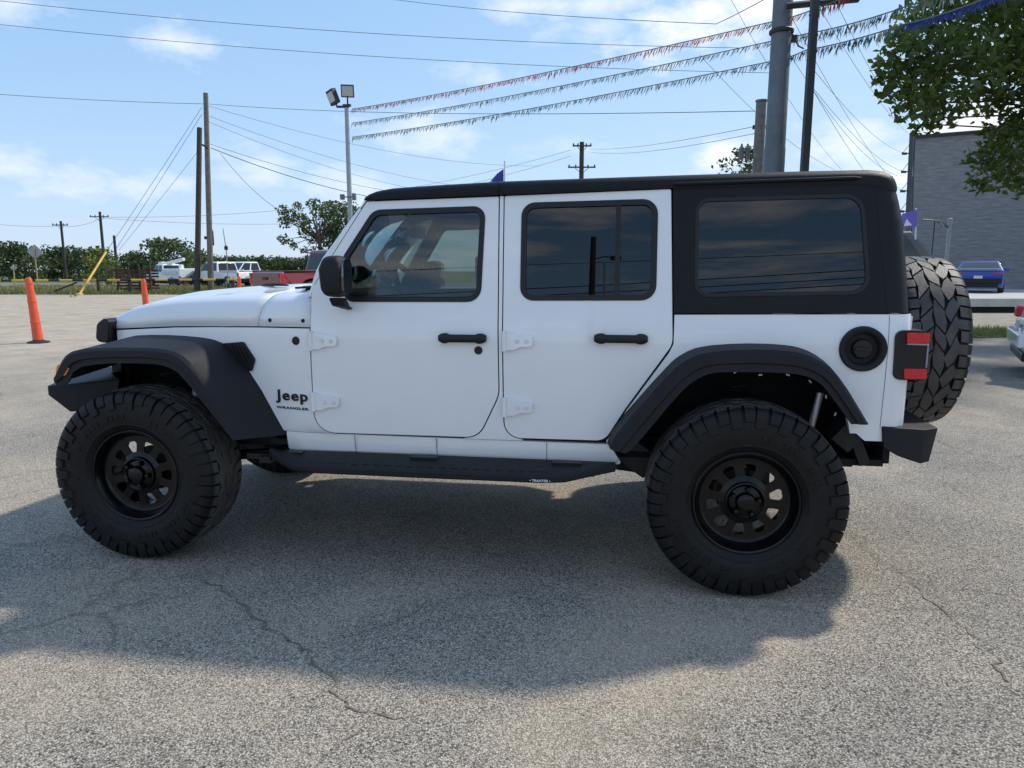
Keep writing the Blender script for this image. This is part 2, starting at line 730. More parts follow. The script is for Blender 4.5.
def add_door(name, shape, win, s, front):
    d = obj(name, panel_bm(shape, [win], ybody, .032, s, zc=ZC), WHITE, jeep, bevel=.004)
    # seal and pane
    obj('window_seal', panel_bm(offset(win, .004), [offset(win, -.022)], lambda x, z: ybody(x, z) - .004, .02, s), BLACK, d, bevel=.003)
    if front:
        obj('window_glass', panel_bm(offset(win, -.018), [], lambda x, z: ybody(x, z) + .006, .004, s), CABGLASS, d)
    else:
        obj('window_glass', panel_bm(offset(win, -.018), [], lambda x, z: ybody(x, z) + .006, .004, s), DARKGLASS, d)
        obj('window_divider', panel_bm([(2.405, 1.345), (2.43, 1.345), (2.428, 1.796), (2.405, 1.796)], [], lambda x, z: ybody(x, z) - .001, .012, s), BLACK, d)
    # handle
    x0, x1 = (1.582, 1.812) if front else (2.318, 2.562)
    b = bmesh.new()
    y = ybody(x0, HANDLE_Z)
    zc = HANDLE_Z if front else HANDLE_Z + .008
    n = 18
    rings = []
    for k in range(n + 1):
        t = k / n
        x = x0 + (x1 - x0) * t
        fat = 1.0 if (t < .22 or t > .78) else .78
        hh = .0235 * fat * min(1, .55 + 6 * min(t, 1 - t))
        yo = y - (.038 if .1 < t < .9 else .028)
        yi = y - (.018 if .18 < t < .82 else -.004)
        rings.append([Vector((x, yo + .006, zc - hh)), Vector((x, yo, zc - hh * .5)), Vector((x, yo, zc + hh * .5)), Vector((x, yo + .006, zc + hh)),
                      Vector((x, yi, zc + hh)), Vector((x, yi, zc - hh))])
    if s < 0:
        rings = [[Vector((p.x, 2 * YC - p.y, p.z)) for p in r] for r in rings]
    bm_loft(b, rings, True, True)
    obj('door_handle', b, BLACK, d, smooth=50)
    # scooped recess behind the handle
    b = bmesh.new()
    xm = (x0 + x1) / 2 - .002
    prof = [(.066, .001), (.062, -.0045), (.054, -.0045), (.046, .0005), (.02, .002), (.0, .0025)]
    bm_lathe(b, prof, 32)
    for v in b.verts:
        v.co.z *= .62
        v.co += Vector((xm, y, zc + .008))
        if s < 0:
            v.co.y = 2 * YC - v.co.y
    obj('handle_recess', b, WHITE, d)
    if front:
        b = bmesh.new()
        bm_lathe(b, [(.004, .0), (-.004, .0001), (-.005, .012), (-.004, .019), (.004, .021)], 24, c=(1.772, ybody(1.77, 1.10), 1.103))
        if s < 0:
            mirror_bm(b)
        obj('lock_cylinder', b, BLACK, d)
    # hinges
    hx = .928 if front else 1.890
    for hz in ((1.138, .834) if front else (1.150, .834)):
        b = bmesh.new()
        leaf = rpoly([(hx + .004, hz - .043, .006), (hx + .055, hz - .040, .02), (hx + .085, hz - .026, .02), (hx + .140, hz - .024, .016), (hx + .146, hz + .026, .018),
                      (hx + .06, hz + .034, .03), (hx + .004, hz + .044, .006)])
        panel_bm(leaf, [], lambda x, z: ybody(max(x, .93), z) - .017, .02, s, zc=(), bm=b)
        t = bmesh.new()
        bm_tube(t, [(hx + .008, side(hz) - .014, hz - .047), (hx + .008, side(hz) - .014, hz + .047)], .0125, 12)
        for bx in (.07, .115):
            bm_lathe(t, [(-.0025, .0001), (-.0025, .006), (.004, .0075)], 12, c=(hx + bx, side(hz) - .0185, hz))
            bm_lathe(t, [(-.0015, .0088), (-.0015, .0105), (.002, .0112)], 14, c=(hx + bx, side(hz) - .0175, hz))
        if s < 0:
            mirror_bm(t)
        me = bpy.data.meshes.new('t')
        t.to_mesh(me)
        t.free()
        b.from_mesh(me)
        obj('door_hinge', b, WHITE, d, bevel=.0025)
    return d


for s in (1, -1):
    add_door('front_door', DOORF, WINF, s, True)
    add_door('rear_door', DOORR, WINR, s, False)

# ---- hood and cowl
ZSH = lambda x: interp(x, [-.33, .09, .633, .93], [1.160, 1.185, 1.1995, 1.2025])
HOODZ = lambda x: interp(x, [-.345, -.32, -.28, -.22, -.148, 0, .143, .342, .51, .69, .93], [1.205, 1.232, 1.252, 1.278, 1.298, 1.322, 1.337, 1.352, 1.361, 1.366, 1.368])


def hood_ring(x, raise_=0.0):
    ys = ybody(x, 1.2) + .006
    zs = ZSH(x)
    zt = HOODZ(x)
    h = zt - zs
    pr = [(0.0, 0.0), (.0035, .30), (.012, .55), (.032, .77), (.065, .91), (.11, .975), (.17, 1.0)]
    pts = [Vector((x, ys + a * (.55 + .45 * (x + .35) / 1.0), zs + h * b)) for a, b in pr]
    k = min(1, max(0, (x + .30) / .35))
    pts += [Vector((x, .52, zt + .006)), Vector((x, .60, zt + .010 + .012 * k)), Vector((x, .64, zt + .013 + .020 * k)), Vector((x, YC, zt + .018 + .022 * k))]
    full = pts + [Vector((p.x, 2 * YC - p.y, p.z)) for p in pts[-2::-1]]
    return full


def bend(rings, f):
    return [[f(p) for p in r] for r in rings]


hb = bmesh.new()
xs = [-.345, -.335, -.32, -.30, -.27, -.22, -.148, -.05, .05, .143, .25, .342, .43, .51, .57, .615]


def hood_gap(p, base):
    """the rear edge of the hood sweeps back towards the top"""
    f = max(0, min(1, (p.z - 1.2) / .165))
    return Vector((p.x + .055 * f ** 1.5 * max(0, min(1, (base - .3) / .3)), p.y, p.z))


rings = []
for x in xs:
    r = hood_ring(x)
    # the hood's nose is rounded in plan: the centre stands further forward than the corners
    rings.append([hood_gap(p, x) - Vector(((1 - ((p.y - YC) / .6) ** 2) * .05 * max(0, min(1, (.1 - x) / .45)), 0, 0)) for p in r])
bm_loft(hb, rings)
h = obj('hood', hb, WHITE, jeep, smooth=60)
sm = h.modifiers.new('thickness', 'SOLIDIFY')
sm.thickness = .02
sm.offset = 0 if False else -1
cb = bmesh.new()
rings = []
for x in [.623, .66, .74, .83, .926]:
    rings.append([hood_gap(p, x) if x < .64 else (hood_gap(p, .62) if x == .66 else p) for p in hood_ring(x)])
bm_loft(cb, rings)
cw = obj('cowl', cb, WHITE, jeep, smooth=60)
sm = cw.modifiers.new('thickness', 'SOLIDIFY')
sm.thickness = .02
for s in (1, -1):
    for bx, bz in ((.693, 1.231), (.888, 1.233)):
        b = bmesh.new()
        bm_lathe(b, [(-.006, .0001), (-.006, .007), (-.003, .010), (.006, .011)], 16, c=(bx, ybody(bx, 1.23) + .004, bz))
        if s < 0:
            mirror_bm(b)
        obj('cowl_bolt', b, BLACK, cw)
    b = bmesh.new()
    bm_lathe(b, [(-.005, .0001), (-.0055, .013), (-.004, .020), (.004, .0225)], 28, c=(.848, ybody(.848, 1.134) - .001, 1.134))
    if s < 0:
        mirror_bm(b)
    obj('side_badge', b, BLACK, shell)
b = bmesh.new()
bm_box(b, (.80, YC - .25, 1.392), (.16, .5, .012), Matrix.Rotation(R_(-4), 4, 'Y'))
obj('cowl_grille', b, PLASTIC, cw, bevel=.004)
for yy in (.66, 1.1):
    b = bmesh.new()
    bm_tube(b, [(.80, yy, 1.40), (.86, yy + .05, 1.435), (.90, yy + .42, 1.45)], .008, 8)
    bm_box(b, (.885, yy + .30, 1.437), (.018, .42, .012))
    bm_lathe(b, [(1.392, .022), (1.415, .020), (1.42, .0001)], 14, 'z', c=(.80, yy, 0))
    obj('wiper', b, BLACK, cw)
for hx in (.36,):
    for yy in (.64,):
        b = bmesh.new()
        bm_tube(b, [(.40, yy + .05, 1.392), (.44, yy + .02, 1.398), (.53, yy - .02, 1.400), (.60, yy - .03, 1.396)], [.004, .008, .008, .004], 10)
        obj('washer_nozzle', b, BLACK, h)

# ---- windshield frame
ZW0, ZW1 = 1.36, 1.835


def ws(y, t):
    """a point on the windshield plane; t = 0 foot, 1 top"""
    return Vector((.905 + .292 * t, y, ZW0 + (ZW1 - ZW0) * t))


wf = bmesh.new()
for s in (1, -1):
    rings = []
    for k in range(9):
        t = k / 8
        z = ZW0 + (ZW1 - ZW0) * t
        xf = interp(z, [1.36, 1.403, 1.51, 1.722, 1.838], [.915, .925, .960, 1.117, 1.207])
        xb = interp(z, [1.36, 1.385, 1.43, 1.548, 1.809], [.928, .930, .957, 1.029, 1.197])
        y0 = ybody(max(.93, xf), z)
        r = [Vector((xb, y0 + .002, z)), Vector((xf + .012, y0 + .001, z)), Vector((xf, y0 + .012, z + .002)), Vector((xf - .004, y0 + .075, z + .004)), Vector((xb, y0 + .075, z))]
        if s < 0:
            r = [Vector((p.x, 2 * YC - p.y, p.z)) for p in r]
        rings.append(r)
    bm_loft(wf, rings, True, True)
bm_box(wf, (1.205, YC, 1.822), (.05, 1.30, .03))
bm_box(wf, (.922, YC, 1.365), (.05, 1.46, .03))
wfo = obj('windshield_frame', wf, WHITE, jeep, bevel=.004, smooth=50)
b = bmesh.new()
bm_loft(b, [[ws(.26, .02) + Vector((.012, 0, 0)), ws(1.60, .02) + Vector((.012, 0, 0))], [ws(.325, .97) + Vector((.012, 0, 0)), ws(1.535, .97) + Vector((.012, 0, 0))]])
gl = obj('windshield', b, CLEARGLASS, wfo)
gl.modifiers.new('thickness', 'SOLIDIFY').thickness = .005

# ---- hardtop
ZL = lambda x: interp(x, [1.2, 1.855, 2.655, 3.45, 3.60], [1.815, 1.830, 1.850, 1.856, 1.825])
ZT = lambda x: interp(x, [1.195, 1.21, 1.237, 1.317, 1.5, 1.852, 2.646, 3.2, 3.515, 3.57, 3.60, 3.625, 3.637],
                      [1.832, 1.848, 1.861, 1.876, 1.886, 1.900, 1.914, 1.922, 1.923, 1.916, 1.905, 1.886, 1.862])
rt = bmesh.new()
rings = []
for x in [1.195, 1.202, 1.212, 1.225, 1.245, 1.28, 1.33, 1.42, 1.55, 1.7, 1.853, 1.8535, 1.861, 1.8615, 2.2, 2.655, 2.9, 3.2, 3.4, 3.5, 3.545, 3.575, 3.60, 3.618, 3.63, 3.637]:
    zl, zt = ZL(x), ZT(x)
    groove = .006 if x in (1.8535, 1.861) else 0
    y0 = side(zl) - interp(x, [2.60, 2.70], [.014, .0055]) + groove + corner(x, xr_top(1.86) + .012, .078)
    hh = zt - zl
    e = min(.06, hh * .8)
    crown = .022 * min(1, hh / .06)
    pts = [(y0 + .03, zl), (y0, zl), (y0 - .003, zl + .25 * hh), (y0 + .003, zl + .55 * hh), (y0 + .016, zl + .8 * hh), (y0 + .042, zt - .05 * hh - groove), (y0 + .09, zt - groove),
           (y0 + .3, zt + crown * .6 - groove), (YC, zt + crown - groove)]
    pts = [Vector((x, a, c)) for a, c in pts]
    rings.append(pts + [Vector((p.x, 2 * YC - p.y, p.z)) for p in pts[-2::-1]])
bm_loft(rt, rings)
# rear face of the hardtop
bm_box(rt, (3.655, YC, 1.60), (.03, 1.14, .60), Matrix.Rotation(R_(-6), 4, 'Y'))
# headliner closes the roof from inside
bm_loft(rt, [[Vector((x, side(1.85) + .0, ZL(x) + .004)), Vector((x, 2 * YC - side(1.85), ZL(x) + .004))] for x in (1.2, 1.85, 2.65, 3.6)])
XCT = [3.55, 3.58, 3.60, 3.615, 3.63, 3.645, 3.655, 3.665, 3.675, 3.683, 3.69]
QTOP = [(2.660, 1.862), (2.676, 1.285), (3.698, 1.296), (3.69, 1.45), (3.672, 1.68), (3.648, 1.79), (3.632, 1.862)]
for s in (1, -1):
    panel_bm(QTOP, [WINQ], ytop, .03, s, zc=[1.3, 1.35, 1.4, 1.5, 1.6, 1.7, 1.78, 1.83], xc=XCT, bm=rt)
    t = bmesh.new()
    bm_tube(t, [(x, side(1.87) - .02 + (.012 if x > 3.45 else 0), 1.8655 + (x - 2.66) * .018) for x in (2.665, 2.9, 3.2, 3.44, 3.475)], [.008, .008, .008, .008, .003], 8)
    if s < 0:
        mirror_bm(t)
    me = bpy.data.meshes.new('t')
    t.to_mesh(me)
    t.free()
    rt.from_mesh(me)
top = obj('hardtop', rt, BLACKTOP, jeep, smooth=38)
for s in (1, -1):
    obj('side_window_seal', panel_bm(offset(WINQ, .005), [offset(WINQ, -.012)], lambda x, z: ytop(x, z) - .003, .016, s), BLACK, top, bevel=.003)
    obj('side_window', panel_bm(offset(WINQ, -.010), [], lambda x, z: side(z) - .001, .005, s), DARKGLASS, top)
    # seam of the rear corner
    sb = bmesh.new()
    panel_bm([(3.587, 1.30), (3.5905, 1.30), (3.5305, 1.862), (3.527, 1.862)], [], lambda x, z: ytop(x, z) - .0012, .004, s, bm=sb)
    obj('corner_seam', sb, MATTE, top, smooth=None)
    sb = bmesh.new()
    panel_bm([(3.5925, .79), (3.5950, .79), (3.6005, 1.284), (3.598, 1.284)], [], lambda x, z: yquarter(x, z) - .0008, .003, s, bm=sb)
    obj('corner_seam', sb, mat('seam_grey', (.12, .12, .13), .6), shell, smooth=None)
    for x in (1.132, 1.552, 2.097):
        sb = bmesh.new()
        panel_bm([(x, .567), (x + .003, .567), (x + .005, .663), (x + .002, .663)], [], lambda a, c: ybody(a, c) - .0008, .003, s, zc=[.58, .6, .62, .64], bm=sb)
        obj('sill_seam', sb, mat('seam_grey', (.12, .12, .13), .6), shell, smooth=None)
    # pinch weld lip under the sill
    sb = bmesh.new()
    bm_box(sb, (1.6, .185 if s > 0 else 2 * YC - .185, .55), (1.68, .02, .03))
    obj('sill_lip', sb, UNDER, shell)
b = bmesh.new()
bm_box(b, (3.672, YC, 1.58), (.012, .95, .34), Matrix.Rotation(R_(-6), 4, 'Y'))
obj('rear_window', b, DARKGLASS, top)

# ---- fuel filler
b = bmesh.new()
bm_lathe(b, [(.012, .101), (-.010, .0985), (-.014, .094), (-.0135, .083), (-.004, .072), (.018, .066), (.018, .0001)], 48)
for v in b.verts:
    v.co += Vector((3.494, yquarter(3.494, 1.137) - .002, 1.137))
ff = obj('fuel_filler', b, PLASTIC, jeep)
b = bmesh.new()
bm_lathe(b, [(.018, .044), (.002, .043), (-.003, .038), (-.004, .0001)], 32, c=(3.494, side(1.137) - .002, 1.137))
bm_box(b, (3.494, side(1.137) - .008, 1.137), (.070, .014, .016))
obj('fuel_cap', b, BLACK, ff, bevel=.002)

# ---- tail lamps
for s in (1, -1):
    t = bmesh.new()
    yq = .118
    shape = rpoly([(3.625, 1.005, .03), (3.752, 1.005, .02), (3.752, 1.222, .02), (3.622, 1.222, .035)])
    panel_bm(shape, [], lambda x, z: yq + (0 if x > 3.65 else .006), .22, s, zc=(), bm=t)
    tl = obj('tail_lamp', t, BLACK, jeep, bevel=.012, seg=3)
    for z0, z1 in ((1.168, 1.213), (1.012, 1.056)):
        t = bmesh.new()
        panel_bm(rpoly([(3.668, z0, .006), (3.758, z0, .010), (3.758, z1, .010), (3.664, z1, .006)]), [], lambda x, z: yq - .006, .20, s, zc=(), bm=t)
        obj('red_lens', t, REDLENS, tl, bevel=.005)
    t = bmesh.new()
    panel_bm([(3.668, 1.160), (3.757, 1.158), (3.757, 1.166), (3.668, 1.1665)], [], lambda x, z: yq - .0075, .1, s, zc=(), bm=t)
    panel_bm([(3.751, 1.062), (3.757, 1.062), (3.757, 1.158), (3.751, 1.158)], [], lambda x, z: yq - .005, .1, s, zc=(), bm=t)
    obj('lamp_trim', t, mat('lamp_grey', (.30, .30, .31), .3), tl, bevel=.002)

# ---- fender flares
def make_flare(name, ALINE, BLINE, CLINE, ya, s, n=72, drop=.02):
    A = resample(smoothline([(x, ya, z) for x, z in ALINE], 1), n)
    B = resample(smoothline([(x, 0, z) for x, z in BLINE], 1), n)
    Cc = resample(smoothline([(x, ya, z) for x, z in CLINE], 1), n)
    rings = []
    for a, bb, c in zip(A, B, Cc):
        yb = ybody(bb.x, bb.z) + .004
        bb = Vector((bb.x, yb, bb.z))
        m = bb.lerp(a, .5)
        m2 = a.lerp(c, .16) + Vector((0, -.004, 0))
        m3 = a.lerp(c, .58) + Vector((0, -.006, 0))
        m4 = a.lerp(c, .64) + Vector((0, .004, 0))
        ci = Vector((c.x, c.y + .012, c.z))
        ci2 = Vector((c.x, c.y + .03, c.z)) + (a - c) * .30
        bi = Vector((bb.x, bb.y + .01, bb.z)) + (c - a).normalized() * .03
        r = [bb, m, a + (bb - a).normalized() * .012, m2, m3, m4, c, ci, ci2, bi]
        if s < 0:
            r = [Vector((p.x, 2 * YC - p.y, p.z)) for p in r]
        rings.append(r)
    b = bmesh.new()
    bm_loft(b, rings, True, True)
    return obj(name, b, PLASTIC, jeep, smooth=28)


F_A = [(-.366, .950), (-.318, 1.045), (-.245, 1.090), (-.06, 1.103), (.165, 1.105), (.285, 1.093), (.353, 1.058), (.46, .935), (.592, .660)]
F_C = [(-.358, .905), (-.292, .915), (-.245, 1.0), (-.085, 1.026), (.16, 1.030), (.262, 1.018), (.330, .975), (.45, .82), (.575, .660)]
F_B = [(-.345, .99), (-.30, 1.085), (-.22, 1.125), (-.03, 1.138), (.24, 1.136), (.385, 1.118), (.455, 1.07), (.585, .945), (.757, .645)]
RA = [(2.402, .676), (2.428, .748), (2.672, 1.045), (2.735, 1.092), (2.80, 1.122), (2.966, 1.139), (3.135, 1.138), (3.228, 1.124), (3.309, 1.083), (3.378, 1.018), (3.502, .825)]
RB = [(2.389, .676), (2.41, .748), (2.661, 1.058), (2.721, 1.106), (2.797, 1.140), (2.966, 1.156), (3.135, 1.155), (3.236, 1.141), (3.321, 1.097), (3.391, 1.030), (3.517, .826)]
RC = [(2.472, .658), (2.51, .687), (2.698, .938), (2.764, 1.002), (2.831, 1.037), (2.96, 1.043), (3.10, 1.043), (3.216, 1.037), (3.292, 1.004), (3.353, .929), (3.430, .825)]
for s in (1, -1):
    f = make_flare('front_fender_flare', F_A, F_B, F_C, -.022, s)
    t = bmesh.new()
    sh = rpoly([(-.352, .966, .01), (-.300, .958, .015), (-.272, 1.0, .02), (-.292, 1.018, .02), (-.338, 1.016, .02)])
    panel_bm(sh, [], lambda x, z: -.0245, .05, s, zc=(), bm=t)
    obj('turn_signal', t, AMBER, f, bevel=.008)
    # vent behind the front flare
    t = bmesh.new()
    vs_ = rpoly([(.40, 1.105), (.535, 1.119, .02), (.603, 1.030, .02), (.575, .962, .012), (.50, 1.02)])
    panel_bm(vs_, [], lambda x, z: ybody(x, z) - .012, .02, s, zc=(), bm=t)
    for k in range(4):
        a = .455 + k * .024
        panel_bm([(a, 1.105 - k * .004), (a + .008, 1.105 - k * .004), (a + .050, 1.02), (a + .042, 1.02)] if k < 5 else [], [], lambda x, z: ybody(x, z) - .017, .006, s, zc=(), bm=t)
    obj('fender_vent', t, BLACK, shell, bevel=.003)
    rf = make_flare('rear_fender_flare', RA, RB, RC, .002, s)
    # clips under the rear flare
    for k, (x, z) in enumerate([(2.545, .775), (2.60, .85), (2.655, .91), (2.74, 1.0), (2.80, 1.03), (2.95, 1.045), (3.05, 1.04), (3.17, 1.04), (3.27, 1.01), (3.33, .95), (3.38, .87)]):
        y = .05 + .02 * (k % 3)
        t = bmesh.new()
        bm_box(t, (x, y if s > 0 else 2 * YC - y, z - .015), (.016, .012, .006), Matrix.Rotation(k * .5, 4, 'Y'))
        obj('flare_clip', t, STEEL, rf)

# ---- grille and head lamps
g = bmesh.new()
gs = rpoly([(.43, .80, .05), (2 * YC - .43, .80, .05), (2 * YC - .42, 1.215, .06), (.42, 1.215, .06)])
t = bmesh.new()
slots = []
for k in range(7):
    yc = YC + (k - 3) * .085
    slots.append(rpoly([(yc - .024, .90, .02), (yc + .024, .90, .02), (yc + .024, 1.13, .02), (yc - .024, 1.13, .02)]))
fill(t, [gs] + slots)
r = bmesh.ops.extrude_face_region(t, geom=t.faces[:])
new = set(v for v in r['geom'] if isinstance(v, bmesh.types.BMVert))
for v in t.verts:
    yy, zz = v.co.x, v.co.z
    bulge = (1 - ((yy - YC) / .55) ** 2) * .045
    v.co = Vector(((-.385 if v in new else -.325) - bulge + .10 * max(0, (zz - 1.05)) * .5, yy, zz))
gr = obj('grille', t, BLACK, jeep, bevel=.006)
t = bmesh.new()
bm_box(t, (-.32, YC, 1.0), (.02, .95, .38))
obj('radiator', t, MATTE, gr)
for s in (1, -1):
    b = bmesh.new()
    bm_lathe(b, [(.06, .092), (-.02, .092), (-.026, .088), (-.02, .082), (-.022, .05), (-.034, .0001)], 32, 'x', c=(-.385, .54 if s > 0 else 2 * YC - .54, 1.08))
    obj('head_lamp', b, [BLACK], gr)
    b = bmesh.new()
    bm_lathe(b, [(-.028, .080), (-.045, .05), (-.05, .0001)], 32, 'x', c=(-.385, .54 if s > 0 else 2 * YC - .54, 1.08))
    obj('lamp_glass', b, CLEARGLASS, gr)

for s in (1, -1):
    b = bmesh.new()
    yy = .40
    ring = rpoly([(-.415, 1.09, .03), (-.335, 1.085, .015), (-.318, 1.205, .015), (-.352, 1.222, .02), (-.398, 1.19, .04)])
    r_ = [[Vector((x, y, z)) for x, z in ring] for y in (.345, .40, .54)]
    if s < 0:
        r_ = [[Vector((p.x, 2 * YC - p.y, p.z)) for p in q] for q in r_]
    bm_loft(b, r_, True, True)
    obj('lamp_guard', b, BLACK, gr, bevel=.008)

# ---- bumpers
b = bmesh.new()
pl = [(-.50, .0), (.0, 0)]
y0 = .045
fr = [Vector((-.468, y0, .893)), Vector((-.468, y0, .845)), Vector((-.35, y0, .76)), Vector((-.16, y0 + .10, .80)), Vector((-.13, y0 + .10, .918))]
mid = [Vector((-.60, .36, .90)), Vector((-.60, .36, .80)), Vector((-.52, .36, .70)), Vector((-.34, .36, .72)), Vector((-.34, .36, .918))]
cen = [Vector((-.64, YC, .90)), Vector((-.64, YC, .80)), Vector((-.56, YC, .70)), Vector((-.36, YC, .72)), Vector((-.36, YC, .918))]
mr = lambda L_: [Vector((p.x, 2 * YC - p.y, p.z)) for p in L_]
bm_loft(b, [fr, mid, cen, mr(mid), mr(fr)], True, True)
obj('front_bumper', b, PLASTIC, jeep, bevel=.006)
b = bmesh.new()


def rb(y, dx=0, k=1.0):
    return [Vector((3.60 + dx, y, .792)), Vector((3.775 + dx, y, .785)), Vector((3.770 + dx, y, .628)), Vector((3.675 + dx, y, .66)), Vector((3.612 + dx, y, .697))]


e0 = rb(.125)
e1 = rb(.17)
for v_, d_ in zip(e1, (0, .075, .055, 0, 0)):
    v_.x += d_
e2 = [p + Vector((.02, .3, 0)) for p in e1]
bm_loft(b, [e0, e1, e2, mr(e2), mr(e1), mr(e0)], True, True)
obj('rear_bumper', b, PLASTIC, jeep, bevel=.005)

# ---- mirrors
for s in (1, -1):
    b = bmesh.new()
    y0, y1 = -.055, .085
    rings = []
    sh = rpoly([(1.062, 1.36, .045), (1.168, 1.352, .035), (1.176, 1.50, .05), (1.160, 1.548, .035), (1.078, 1.545, .05), (1.052, 1.49, .04)], 5)
    cx, cz = 1.115, 1.452
    for yy, k, dx in ((y0, .72, .006), (y0 + .012, .88, .004), (y0 + .035, .98, .002), (y0 + .07, 1.0, 0), (y1 - .01, .97, 0), (y1, .9, 0)):
        rings.append([Vector((cx + (x - cx) * k + dx, yy, cz + (z - cz) * k)) for x, z in sh])
    if s < 0:
        rings = [mr(r) for r in rings]
    bm_loft(b, rings, True, True)
    mo = obj('door_mirror', b, PLASTIC, jeep, smooth=50)
    b = bmesh.new()
    q = lambda v: Vector((v[0], v[1] if s > 0 else 2 * YC - v[1], v[2]))
    bm_loft(b, [[q((1.085, .0, 1.352)), q((1.155, .0, 1.35)), q((1.155, .06, 1.35)), q((1.085, .06, 1.352))],
                [q((1.088, .03, 1.315)), q((1.155, .03, 1.31)), q((1.155, .10, 1.31)), q((1.09, .10, 1.315))],
                [q((1.10, .10, 1.30)), q((1.15, .10, 1.29)), q((1.15, .165, 1.29)), q((1.10, .165, 1.30))]], True, True)
    obj('mirror_foot', b, PLASTIC, mo, bevel=.008)
    b = bmesh.new()
    rings = [[Vector((1.19, .0 + .035 * cos(a) * 1.0 + .015, 1.45 + .075 * sin(a))) for a in [2 * pi * k / 24 for k in range(24)]]]
    vs = [b.verts.new(q((1.181, .015 + (.055 * (abs(cos(a)) ** .5) * (1 if cos(a) > 0 else -1)), 1.45 + .08 * (abs(sin(a)) ** .5) * (1 if sin(a) > 0 else -1)))) for a in [2 * pi * k / 24 for k in range(24)]]
    vs2 = [b.verts.new(v.co + Vector((-.012, 0, 0))) for v in vs]
    b.faces.new(vs)
    for k in range(24):
        b.faces.new((vs[k], vs[(k + 1) % 24], vs2[(k + 1) % 24], vs2[k]))
    obj('mirror_glass', b, CHROME, mo, smooth=30)

# ---- side steps
for s in (1, -1):
    b = bmesh.new()
    st = []
    for x, w, zb in ((.70, .03, .552), (.76, .07, .535), (.86, .115, .508), (.98, .125, .502), (1.5, .125, .501), (2.10, .125, .502), (2.20, .120, .508), (2.32, .08, .53), (2.43, .05, .55)):
        y0 = .125 - w
        st.append([Vector((x, y0 + .004, zb)), Vector((x, y0, zb + .008)), Vector((x, y0, zb + .028)), Vector((x, y0 + .008, zb + .038)), Vector((x, y0 + .02, zb + .042)), Vector((x, .135, .572)),
                   Vector((x, .165, .572)), Vector((x, .165, zb + .02)), Vector((x, .13, zb))])
    if s < 0:
        st = [mr(r) for r in st]
    bm_loft(b, st, True, True)
    stp = obj('side_step', b, PLASTIC, jeep, smooth=25)
    t = bmesh.new()
    for k in range(23):
        x = .95 + k * .055
        bm_box(t, (x, .045 if s > 0 else 2 * YC - .045, .5465), (.034, .022, .006), Matrix.Rotation(R_(-18) * s, 4, 'X'))
    for x0 in (.80, 1.5, 2.2):
        bm_box(t, (x0, .13 if s > 0 else 2 * YC - .13, .570), (.14, .05, .012))
    for x0 in (.66, .78, 1.5, 2.3):
        bm_box(t, (x0, .30 if s > 0 else 2 * YC - .30, .525), (.06, .36, .035))
    bm_box(t, (.64, .16 if s > 0 else 2 * YC - .16, .535), (.18, .03, .03))
    obj('step_grip_ribs', t, BLACK, stp, bevel=.002)
    text_obj('step_lettering', '• TRAXTER •', (2.036, 2.132, .5085, .5195), .0005, mat('white_print', (.8, .8, .8), .5), stp, s, .0012, bold=.02)
    text_obj('badge_lettering', 'Jeep', (.711, .899, .813, .882), ybody(.815, .85) - .0005, BLACK, shell, s, .005, bold=.021, space=1.15)
    text_obj('model_lettering', 'WRANGLER', (.710, .900, .784, .7965), ybody(.815, .79) - .0005, BLACK, shell, s, .004, bold=.008, space=1.1)

# lettering follows the slight taper of the cowl side
for o in shell.children:
    if o.name.split('.')[0] in ('badge_lettering', 'model_lettering'):
        for v in o.data.vertices:
            k = ybody(v.co.x, .85) - ybody(.815, .85)
            v.co.y += k if v.co.y < YC else -k

